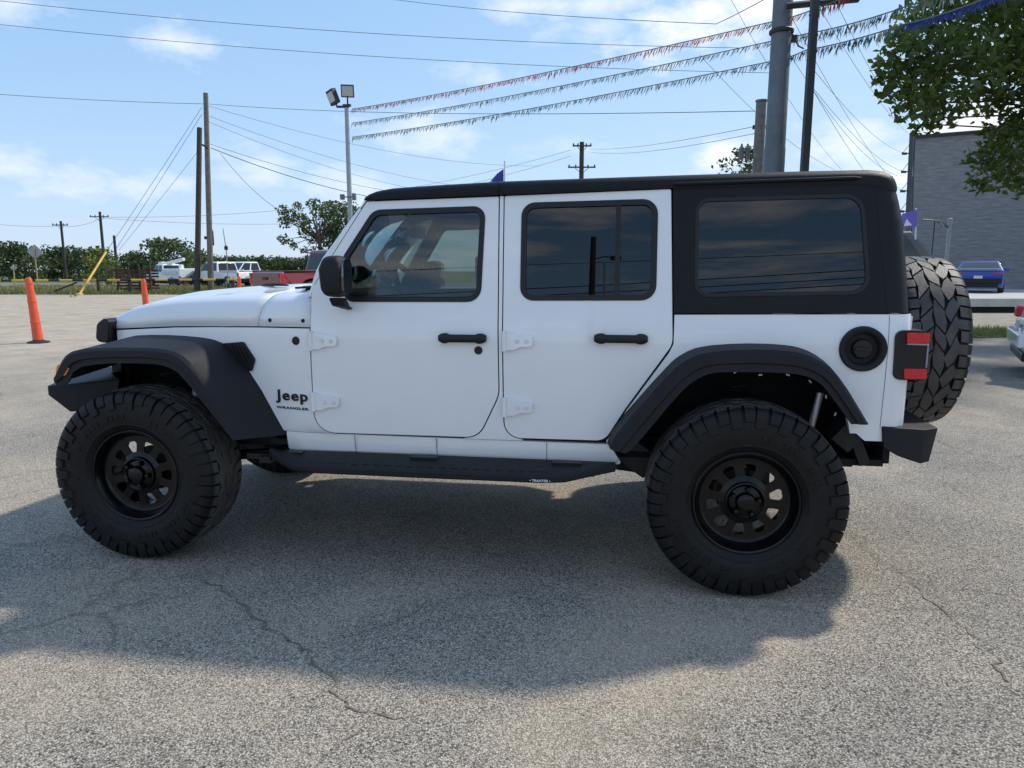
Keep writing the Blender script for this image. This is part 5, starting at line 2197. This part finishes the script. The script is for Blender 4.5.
BTOP = at(916, 138, 38)
BL = Vector((BTOP.x, BTOP.y, 0))
BRp = BL + VR * .87 - VF * .49
bd = (BRp - BL).normalized()
bn = Vector((bd.y, -bd.x, 0))
ang = atan2(bd.y, bd.x)
bh = BTOP.z
bt = root('block_building', 'large windowless looking grey block building beyond the raised concrete apron', 'building', BL + Vector((0, 0, .5)), rz=ang)
bt['label'] = 'large plain grey block building beyond the raised concrete apron'
hh = bh - .5
b = bmesh.new()
bm_box(b, (16, 10, hh / 2), (32, 20, hh))
obj('wall', b, wall_mat(), bt, smooth=None)
b = bmesh.new()
bm_box(b, (16, 10, hh + .05), (32.3, 20.3, .16))
obj('roof_edge', b, DARKSTEEL, bt)
wx = (1040 - 916) / CF * 38
for k in range(4):
    a = bmesh.new()
    bm_box(a, (5.75 + k * 4.4 + .9, -.01, hh - 2.75), (1.9, .06, 1.25))
    fr_ = obj('window', a, mat('window_frame_grey', (.20, .20, .2), .5), bt)
    a = bmesh.new()
    bm_box(a, (5.75 + k * 4.4 + .9, -.045, hh - 2.75), (1.74, .02, 1.1))
    obj('pane', a, mat('dark_pane', (.01, .012, .015), .08), fr_)
    a = bmesh.new()
    bm_box(a, (5.75 + k * 4.4 + .9, -.09, hh - 3.43), (2.05, .18, .10))
    obj('sill', a, CONC, fr_)

# posts before the building
p_ = gnd(945.5, 22)
t_ = root('galvanised_post', 'galvanised post with a thin wire arm in front of the grey building', 'post', p_)
hz = 1.48 + (270 - 221) * 22 / CF
b = bmesh.new()
bm_tube(b, [(0, 0, 0), (0, 0, hz)], .055, 10)
bm_lathe(b, [(hz - .02, .075), (hz + .04, .075), (hz + .06, .0001)], 12, 'z')
obj('post_shaft', b, GALV, t_)
b = bmesh.new()
z1 = hz - .04
pp = [(-VR * .05) + Vector((0, 0, z1 - .14)), -VR * .22 + Vector((0, 0, z1 - .16)), -VR * .42 + Vector((0, 0, z1 + .02)), -VR * .85 + Vector((0, 0, z1 + .06))]
bm_tube(b, pp, .014, 6)
bm_tube(b, [-VR * .42 + Vector((0, 0, z1 + .02)), -VR * .22 + Vector((0, 0, z1 - .02)), -VR * .05 + Vector((0, 0, z1 - .2))], .012, 6)
bm_tube(b, [-VR * .47 + Vector((0, 0, 0)), -VR * .47 + Vector((0, 0, z1 + .03))], .016, 6)
obj('wire_arm', b, DARKSTEEL, t_)

# flags
def flag(name, label, px_pole, row_top, row_bot, d, pts, m, foot, mark=None):
    p = at(px_pole, row_bot, d)
    pz = Vector((p.x, p.y, foot))
    t_ = root(name, label, 'flag', pz)
    b = bmesh.new()
    bm_tube(b, [(0, 0, 0), at(px_pole + .6, row_top, d) - pz], .011, 8)
    obj('flag_pole', b, mat('white_pole', (.6, .6, .62), .4), t_)
    for part, (pl, mm) in enumerate(pts):
        b = bmesh.new()
        f = b.faces.new([b.verts.new(at(x, y, d) - pz + VF * (.05 * sin(x * .9 + y * .35))) for x, y in pl])
        bmesh.ops.triangulate(b, faces=[f])
        o = obj('flag_cloth' if part == 0 else ('flag_stripe' if mark is None else 'flag_emblem'), b, mm, t_, smooth=None)
        sm_ = o.modifiers.new('thickness', 'SOLIDIFY')
        sm_.thickness = .004 if part == 0 else .012
        sm_.offset = 0
    return t_


BLUEF = mat('blue_cloth', (.035, .06, .30), .8)
WHITEF = mat('white_cloth', (.62, .62, .64), .8)
PURPLEF = mat('purple_cloth', (.15, .12, .42), .8)
flag('roof_flag', 'small blue and white flag on a thin pole beyond the suv roof', 504, 161, 200, 12, [([(503.5, 169), (497, 174), (491, 180), (494, 184), (498, 182), (503.5, 181)], BLUEF),
     ([(497, 174), (491, 180), (487, 184), (494, 185), (497, 181)], WHITEF)], None, 0.0)
flag('window_flag', 'small purple flag with a pale zigzag on the dark pickup window', 915.5, 208, 238, 8.9,
     [([(915.6, 210), (909, 212), (900, 214), (900, 232), (906, 229), (914.6, 227)], PURPLEF),
      ([(902, 226), (906, 219), (910, 225), (913, 221), (913.6, 222.4), (910, 227.5), (906, 221.6), (903, 227)], WHITEF)], None, 1.86, mark=True)

# ------------------------------------------------------------------ delineators and barrier
ORANGE = mat('orange_plastic', (.72, .095, .03), .5, var=.12, vscale=5)
BASEM = mat('rubber_base', (.02, .02, .02), .8)
for px, d, h_, lean, lab in ((31, 14.4, 1.33, (-.10, .02), 'nearest orange delineator post, leaning on its black rubber base'),
                             (143.5, 20.0, 1.23, (-.03, .0), 'orange delineator post rising behind the white suv hood front'),
                             (239, 27.0, 1.24, (-.02, 0), 'farthest orange delineator post in front of the red pickup tailgate')):
    p = gnd(px, d)
    t_ = root('delineator_post', lab, 'delineator', p, 'orange delineators across the lot')
    b = bmesh.new()
    bm_lathe(b, [(0, .0001), (0, .21), (.03, .20), (.05, .12), (.06, .11), (.06, .0001)], 8, 'z')
    obj('rubber_base', b, BASEM, t_, smooth=30)
    b = bmesh.new()
    prof = [(.05, .098), (.3, .088), (.305, .094), (.33, .094), (.335, .086), (.62, .078), (.625, .084), (.65, .084), (.655, .076), (.9, .066), (.905, .072), (.925, .072), (.93, .062), (.97, .06), (1.0, .045), (1.005, .0001)]
    bm_lathe(b, [(z * h_, r) for z, r in prof], 18, 'z')
    for v in b.verts:
        v.co.x += lean[0] * v.co.z / h_ * 1.0
        v.co.y += lean[1] * v.co.z / h_
    obj('post', b, ORANGE, t_, smooth=30)


def stripe_mat():
    M = bpy.data.materials.new('barrier_stripes')
    M.use_nodes = True
    T = M.node_tree
    L = T.links.new
    b = T.nodes['Principled BSDF']
    b.inputs['Roughness'].default_value = .5
    tc = nd(T, 'ShaderNodeTexCoord')
    sp = nd(T, 'ShaderNodeSeparateXYZ')
    L(tc.outputs['Object'], sp.inputs[0])
    m1 = nd(T, 'ShaderNodeMath', operation='MULTIPLY')
    m1.inputs[1].default_value = 1 / 1.5
    L(sp.outputs['X'], m1.inputs[0])
    m2 = nd(T, 'ShaderNodeMath', operation='FRACT')
    L(m1.outputs[0], m2.inputs[0])
    m3 = nd(T, 'ShaderNodeMath', operation='GREATER_THAN')
    m3.inputs[1].default_value = .46
    L(m2.outputs[0], m3.inputs[0])
    mx = nd(T, 'ShaderNodeMixRGB')
    L(m3.outputs[0], mx.inputs['Fac'])
    mx.inputs['Color1'].default_value = (.018, .018, .02, 1)
    mx.inputs['Color2'].default_value = (.68, .45, .06, 1)
    L(mx.outputs['Color'], b.inputs['Base Color'])
    return M


t_ = root('striped_barrier', 'long yellow and black striped pipe barrier on dark posts at the grass edge', 'barrier', gnd(0, 44.5) + Vector((0, 0, 0)), rz=-CYAW)
t_.rotation_euler = (0, 0, atan2(VR.y, VR.x))
b = bmesh.new()
bm_tube(b, [(-6, 0, .80), (21, 0, .93)], .068, 10)
obj('pipe', b, stripe_mat(), t_)
for px in (96, 128, 232, -30, 300):
    b = bmesh.new()
    x = px / CF * 44.5
    bm_box(b, (x, .1, .5), (.13, .13, 1.0 + (.35 if px in (96, 128) else 0)))
    obj('post', b, POLED, t_)
b = bmesh.new()
x = 70 / CF * 44.5
bm_tube(b, [(45 / CF * 44.5, .2, .05), (74 / CF * 44.5, .2, .72)], .05, 6)
obj('brace', b, POLED, t_)

# rust brown pen behind the barrier
t_ = root('rusty_pen', 'rust brown slatted stock pen behind the striped barrier', 'pen', gnd(133, 47.5))
t_.rotation_euler = (0, 0, atan2(VR.y, VR.x))
RUST = mat('rusty_iron', (.075, .04, .028), .9, var=.5, vscale=3)
for k in range(4):
    b = bmesh.new()
    bm_box(b, (-1.05 + .72 * k, 0, .85), (.12, .12, 1.7))
    obj('post', b, RUST, t_)
b = bmesh.new()
for k in range(7):
    bm_box(b, (0, -.08, .25 + .20 * k), (2.3, .03, .13))
    bm_box(b, (0, 1.1, .25 + .20 * k), (2.3, .03, .13))
obj('slats', b, RUST, t_)

# road signs seen from behind
def sign(label, px, row, d, half, post_m, foot_row):
    p = gnd(px, d)
    t_ = root('road_sign', label, 'road sign', p)
    t_.rotation_euler = (0, 0, atan2(VR.y, VR.x) + .15)
    z = 1.48 + (270 - row) * d / CF
    b = bmesh.new()
    bm_tube(b, [(0, 0, 0), (0, 0, z + half * .8)], .055, 8)
    obj('post', b, post_m, t_)
    b = bmesh.new()
    bm_box(b, (0, .07, z), (half * 1.41, .02, half * 1.41), Matrix.Rotation(pi / 4, 4, 'Y'))
    obj('sign_plate', b, mat('sign_back', (.40, .41, .42), .5, metal=.2), t_)


sign('large pale diamond road sign turned away on a wooden post', 36.5, 252, 64, .68, mat('yellow_post', (.45, .36, .18), .8), 280)
sign('small white diamond sign low before the trees', 13.5, 267.5, 70, .34, mat('yellow_post', (.45, .36, .18), .8), 280)

# ================================================================== OTHER VEHICLES
TYREM = mat('plain_tyre', (.016, .016, .016), .75)
RIMS = mat('alloy', (.35, .36, .37), .3, metal=.9)
CARGLASS = mat('car_glass', (.012, .014, .017), .05, coat=.3)
PLATE = mat('plate_white', (.6, .6, .6), .5)
HEADL = mat('head_lamp', (.5, .52, .55), .1, coat=1)
WH = {}


def wheel_part(par, x, y, r, w, sgn, dark=False):
    key = (round(r, 2), dark)
    e = bpy.data.objects.new('wheel', None)
    COL.objects.link(e)
    e.parent = par
    e.location = (x, y, r)
    e.rotation_euler = (0, 0, 0 if sgn < 0 else pi)
    if key not in WH:
        b = bmesh.new()
        bm_lathe(b, [(-w * .5, r * .62), (-w * .52, r * .8), (-w * .46, r * .95), (-w * .3, r), (w * .3, r), (w * .46, r * .95), (w * .5, r * .62)], 28)
        o1 = obj('tyre', b, TYREM, e)
        b = bmesh.new()
        bm_lathe(b, [(w * .3, r * .6), (-w * .44, r * .64), (-w * .47, r * .6), (-w * .38, r * .55), (-w * .30, r * .5), (-w * .30, .0001)], 24)
        for k in range(5):
            a = 2 * pi * k / 5
            bm_box(b, (cos(a) * r * .33, -w * .33, sin(a) * r * .33), (r * .52, w * .12, r * .15), Matrix.Rotation(-a, 4, 'Y'))
        o2 = obj('rim', b, RIMM if dark else RIMS, e)
        WH[key] = (o1, o2)
    else:
        for o in WH[key]:
            c = o.copy()
            COL.objects.link(c)
            c.parent = e


def arch(cx, r, z0, n=9):
    a0 = math.asin(max(-1, min(1, (z0 - r) / (r * 1.16)))) if False else 0
    return [(cx + r * 1.17 * cos(a), r + r * 1.17 * sin(a)) for a in [pi * k / (n - 1) for k in range(n)]]


def quad_pane(c00, c10, c11, c01, u0, u1, v0, v1, outn, push=.006, th=.01):
    """a pane lying in a tapered cabin side, given its four corners"""
    def bl_(u_, v_):
        return (c00 * (1 - u_) + c10 * u_) * (1 - v_) + (c01 * (1 - u_) + c11 * u_) * v_
    ps = [bl_(u0, v0), bl_(u1, v0), bl_(u1, v1), bl_(u0, v1)]
    b = bmesh.new()
    o_ = [b.verts.new(p + outn * push) for p in ps]
    i_ = [b.verts.new(p - outn * th) for p in ps]
    b.faces.new(o_)
    b.faces.new(i_[::-1])
    for k in range(4):
        b.faces.new((o_[k], o_[(k + 1) % 4], i_[(k + 1) % 4], i_[k]))
    return b


def vehicle(name, label, cat, loc, rz, paint, L_, W_, low, cab, wheels, r, group=None, side_u=((.04, .47), (.53, .94)), bevel=.06, lampz=.75, bed=None, trim=None, tail=None, dark=False, wt=.8):
    """front faces -x; low: side outline above the sills; cab: (b0, b1, t0, t1, zb, zt)"""
    t_ = root(name, label, cat, loc, group, rz=rz)
    hw = W_ / 2
    pts = [low[0]]
    z0 = low[0][1]
    ol = []
    for cx in wheels:
        ol += [p for p in arch(cx, r, z0)[::-1] if p[1] >= z0]
    # under side runs from front to rear with the wheel arches cut out
    poly = list(ol) + [(low[-1][0], z0)] + list(low[::-1][1:]) if False else None
    under = []
    for cx in wheels:
        under += [(x, z) for x, z in arch(cx, r, z0)[::-1] if z > z0]
    outline = [(low[0][0], z0)] + under + [(low[-1][0], z0)] + [p for p in low[::-1] if p[1] > z0]
    b = bmesh.new()
    t = bmesh.new()
    fill(t, [outline])
    ex = bmesh.ops.extrude_face_region(t, geom=t.faces[:])
    new = set(v for v in ex['geom'] if isinstance(v, bmesh.types.BMVert))
    x_min, x_max = min(p[0] for p in outline), max(p[0] for p in outline)
    for v in t.verts:
        xx = v.co.x
        k = 1 - .06 * max(0, 1 - (xx - x_min) / .5) - .05 * max(0, 1 - (x_max - xx) / .4)
        k *= 1 - .05 * max(0, (v.co.z - .75)) / .5
        v.co.y = (hw if v in new else -hw) * k
    body_ = obj('body', t, paint, t_, bevel=bevel, seg=3, smooth=35)
    b = bmesh.new()
    bm_box(b, ((x_min + x_max) / 2, 0, .45), ((x_max - x_min) * .9, W_ * .78, .3))
    obj('underbody', b, MATTE, t_)
    b0, b1, t0, t1, zb, zt = cab
    wb, wt_ = hw * .95, hw * wt
    V = lambda x, y, z: Vector((x, y, z))
    B_ = [V(b0, -wb, zb), V(b1, -wb, zb), V(b1, wb, zb), V(b0, wb, zb)]
    T_ = [V(t0, -wt_, zt), V(t1, -wt_, zt), V(t1, wt_, zt), V(t0, wt_, zt)]
    b = bmesh.new()
    mids = [p.lerp(q, .5) for p, q in zip(B_, T_)]
    bm_loft(b, [B_, mids, T_, [V((p.x - (t0 + t1) / 2) * .9 + (t0 + t1) / 2, p.y * .86, zt + .035) for p in T_]], True, True)
    cb_ = obj('cab', b, paint, t_, bevel=.04, seg=3, smooth=35)
    faces = [((0, 1), [(a, c) for a, c in side_u]), ((1, 2), [(.06, .94)]), ((2, 3), [(1 - c, 1 - a) for a, c in side_u]), ((3, 0), [(.05, .95)])]
    for (i, j), us in faces:
        n_ = (B_[j] - B_[i]).cross(T_[i] - B_[i]).normalized()
        for u0, u1 in us:
            q = quad_pane(B_[i], B_[j], T_[j], T_[i], u0, u1, .12, .90, n_)
            obj('window' if i % 2 == 0 else 'windshield' if i == 3 else 'rear_window', q, CARGLASS, cb_, smooth=None, bevel=.004)
    for cx in wheels:
        for s_ in (-1, 1):
            wheel_part(t_, cx, s_ * (hw - .11), r, .24, s_, dark)
    for s_ in (-1, 1):
        b = bmesh.new()
        bm_box(b, (x_min + .06, s_ * hw * .74, lampz), (.14, .34, .16))
        obj('headlight', b, HEADL, t_, bevel=.03)
        b = bmesh.new()
        tz, th, tw = tail or (lampz + .1, .22, .2)
        bm_box(b, (x_max - .035, s_ * (hw * .93 - tw * .5 + .01), tz), (.10, tw, th))
        obj('taillight', b, REDLENS, t_, bevel=.02)
        b = bmesh.new()
        bm_box(b, (b0 + .28, s_ * (hw + .07), zb + .08), (.10, .20, .15))
        obj('mirror', b, trim or paint, t_, bevel=.03)
    b = bmesh.new()
    bm_box(b, (x_min - .015, 0, .50), (.14, W_ * .90, .22))
    obj('front_bumper', b, trim or BLACK, t_, bevel=.03)
    b = bmesh.new()
    bm_box(b, (x_max + .015, 0, .52), (.14, W_ * .90, .20))
    obj('rear_bumper', b, trim or BLACK, t_, bevel=.03)
    b = bmesh.new()
    bm_box(b, (x_max + .045 if tail is None else x_max + .03, 0, .62 if tail is None else tail[0] - .16), (.02, .32, .15))
    obj('number_plate', b, PLATE, t_)
    if bed:
        x0, x1, zb_, zt_ = bed
        b = bmesh.new()
        bm_box(b, ((x0 + x1) / 2, 0, zt_ + .004), (x1 - x0 - .12, W_ * .80, .01))
        obj('bed_floor', b, MATTE, t_)
        b = bmesh.new()
        for s_ in (-1, 1):
            bm_box(b, ((x0 + x1) / 2, s_ * hw * .91, zt_ + .02), (x1 - x0, .09, .05))
        obj('bed_rail', b, BLACK, t_, bevel=.01)
    return t_


def pickup(label, loc, rz, paint, group=None, sc=1.0, trim=None, r=.38):
    low = [(-2.75, .42), (-2.80, .70), (-2.72, 1.04), (-1.45, 1.14), (-1.30, 1.15), (.65, 1.15), (.70, 1.13), (2.75, 1.13), (2.82, .95), (2.80, .42)]
    t_ = vehicle('pickup_truck', label, 'pickup truck', loc, rz, paint, 5.6, 1.95, low, (-1.45, .70, -.75, .52, 1.12, 1.83), (-1.85, 1.75), r, group, bevel=.05, lampz=.86, bed=(.8, 2.7, .7, 1.13), trim=trim, tail=(.93, .34, .12))
    t_.scale = (sc, sc, sc)
    return t_


def view_angle(fx, fd):
    """z rotation so that the front (-x) points fx to the right and fd away"""
    h = VR * fx + VF * fd
    return atan2(-h.y, -h.x)


RED = mat('red_paint', (.23, .010, .014), .3, coat=1)
SHADED_RED = mat('shaded_red_paint', (.13, .010, .012), .35, coat=1)  # darker copy of the red: the tailgate's shade put into its colour
BLUEP = mat('blue_paint', (.006, .05, .32), .3, coat=1)
BLKP = mat('black_paint', (.012, .012, .014), .25, coat=1)
NAVY = mat('navy_paint', (.02, .03, .10), .3, coat=1)

rp = pickup('lifted red pickup with its tailgate turned to the lot, beyond the white suv hood', gnd(337, 31), view_angle(.62, .78), RED, sc=1.25, r=.42)
for o in [c for c in rp.children if c.name.split('.')[0] == 'number_plate']:
    bpy.data.objects.remove(o)
b = bmesh.new()
bm_box(b, (2.815, 0, .80), (.03, 1.5, .55))
obj('tailgate', b, SHADED_RED, rp, bevel=.02)
b = bmesh.new()
bm_box(b, (2.84, 0, .92), (.03, .28, .08))
obj('tailgate_handle', b, BLACK, rp, bevel=.01)

pickup('white pickup seen from its side between the weathered pole and the lamp mast', gnd(222, 62), view_angle(-.85, .5), WHITE, 'white trucks parked across the verge', sc=1.18)
pickup('white pickup parked beyond the lamp mast next to the third orange post', gnd(246, 68), view_angle(-.5, -.85), WHITE, 'white trucks parked across the verge', sc=1.22)
low = [(-2.1, .30), (-2.15, .62), (-2.05, .80), (-.95, .93), (1.75, .95), (2.1, .90), (2.15, .6), (2.1, .30)]
vehicle('sedan', 'dark navy car between the service truck and the wooden poles', 'car', gnd(195, 63), view_angle(-.6, -.8), NAVY, 4.3, 1.78, low, (-1.1, 1.7, -.35, 1.1, .93, 1.43), (-1.35, 1.3), .32)
# service truck with a boom
low = [(-2.9, .45), (-2.95, .75), (-2.85, 1.12), (-1.75, 1.22), (-1.6, 1.24), (.1, 1.24), (.12, 1.62), (2.9, 1.62), (2.92, .9), (2.9, .45)]
st_ = vehicle('service_truck', 'white service truck with box bed and folded boom behind the striped barrier', 'truck', gnd(172, 64), view_angle(-.8, .6), WHITE, 5.8, 2.05, low, (-1.75, .12, -1.15, -.05, 1.22, 1.98), (-1.95, 1.75), .40, 'white trucks parked across the verge')
b = bmesh.new()
bm_lathe(b, [(1.6, .22), (1.95, .20), (1.98, .0001)], 14, 'z', c=(1.6, 0, 0))
bm_box(b, (.35, 0, 2.22), (3.6, .26, .26), Matrix.Rotation(R_(-7), 4, 'Y'))
bm_box(b, (-1.6, 0, 1.98), (.6, .5, .5))
obj('boom', b, WHITE, st_, bevel=.03)
for s_ in (-1, 1):
    for k in range(4):
        b = bmesh.new()
        bm_box(b, (.45 + k * .62, s_ * 1.012, 1.30), (.56, .02, .48))
        obj('locker_door', b, WHITE, st_, bevel=.008)

# dark pickup / suv hidden behind the off-roader
low = [(-2.35, .55), (-2.40, .85), (-2.32, 1.22), (-2.1, 1.30), (-1.0, 1.36), (-.9, 1.38), (2.2, 1.40), (2.3, 1.3), (2.3, .55)]
vehicle('dark_suv', 'black suv mostly hidden behind the spare tyre of the white suv', 'suv', (lambda q: (q.x, q.y, .12))(gnd(944, 10.0) - VR * 2.62), view_angle(-1, 0), BLKP, 4.7, 1.85, low, (-.95, 2.12, -.35, 1.70, 1.36, 1.86), (-1.45, 1.5), .42, dark=True, wt=.84)

# blue coupe on the raised apron, seen from the rear
low = [(-2.35, .22), (-2.45, .55), (-2.35, .74), (-.9, .90), (-.7, .92), (1.85, .98), (2.32, .99), (2.42, .80), (2.38, .22)]
bc = gnd(980, 32.5)
cc = vehicle('blue_coupe', 'deep blue two door coupe parked against the grey building', 'car', (bc.x, bc.y, .50), view_angle(.56, .83), BLUEP, 4.9, 1.92, low, (-.75, 1.95, .15, 1.05, .93, 1.36), (-1.5, 1.45), .34, side_u=((.10, .55), (.60, .85)), tail=(.83, .06, .42), dark=True, wt=.72)
b = bmesh.new()
bm_box(b, (2.36, 0, 1.035), (.16, 1.5, .03))
for s_ in (-1, 1):
    bm_box(b, (2.34, s_ * .68, 1.0), (.1, .05, .06))
obj('spoiler', b, mat('pale_trim', (.45, .45, .47), .4), cc, bevel=.008)
b = bmesh.new()
bm_box(b, (2.40, 0, .38), (.08, 1.5, .22))
obj('diffuser', b, BLACK, cc, bevel=.02)

# white hatchback entering from the side
low = [(-1.95, .24), (-2.0, .55), (-1.92, .74), (-.95, .92), (-.8, .95), (1.35, 1.02), (1.62, 1.02), (1.80, .92), (1.88, .62), (1.86, .30), (1.80, .24)]
_h = VR * .86 - VF * .5
hp = gnd(1034, 9.5) + _h * 1.88 - Vector((_h.y, -_h.x, 0)) * .80
wh = vehicle('white_hatchback', 'white hatchback with black lower trim parked at the grass strip', 'car', hp, view_angle(.86, -.5), WHITE, 3.9, 1.76, low, (-.95, 1.72, -.2, 1.25, .97, 1.48), (-1.2, 1.42), .33, tail=(.86, .16, .28), wt=.78, trim=WHITE)
for s_ in (-1, 1):
    b = bmesh.new()
    bm_box(b, (1.845, s_ * .74, .56), (.06, .06, .17))
    obj('reflector', b, REDLENS, wh, bevel=.01)
b = bmesh.new()
bm_box(b, (1.80, 0, .30), (.20, 1.62, .12))
obj('lower_trim', b, BLACK, wh, bevel=.02)
for s_ in (-1, 1):
    b = bmesh.new()
    bm_box(b, (0, s_ * .86, .29), (1.6, .04, .12))
    obj('sill_trim', b, BLACK, wh, bevel=.02)

# ------------------------------------------------------------------ the street side behind the photographer (seen mirrored in the windows)
pb = Vector((1.27, -28.0, 0))
t_ = root('street_pole', 'wooden pole with a small lamp on the street side of the lot', 'utility pole', pb)
b = bmesh.new()
pole(b, Vector((0, 0, 0)), 13.6, .18, .13)
obj('pole_shaft', b, POLED, t_)
b = bmesh.new()
bm_tube(b, [(0, 0, 12.0), (.5, 0, 12.2), (.9, 0, 12.15)], .04, 8)
bm_box(b, (1.05, 0, 12.1), (.5, .3, .22))
obj('lamp_arm', b, DARKSTEEL, t_, bevel=.02)
b = bmesh.new()
bm_tube(b, [(.7, 0, 0), (.55, 0, 11.8)], .05, 8)
obj('conduit', b, GALV, t_)
for k, (z0, z1) in enumerate(((9.6, 10.6), (10.0, 10.8), (10.4, 11.1), (12.0, 11.8))):
    wire(vf(-40, -26.0, z0 + 1), vf(40, -24.5, z1 + 1), .8, ['lowest', 'second lowest', 'second highest', 'highest'][k] + ' street side wire mirrored in the suv windows', .03)
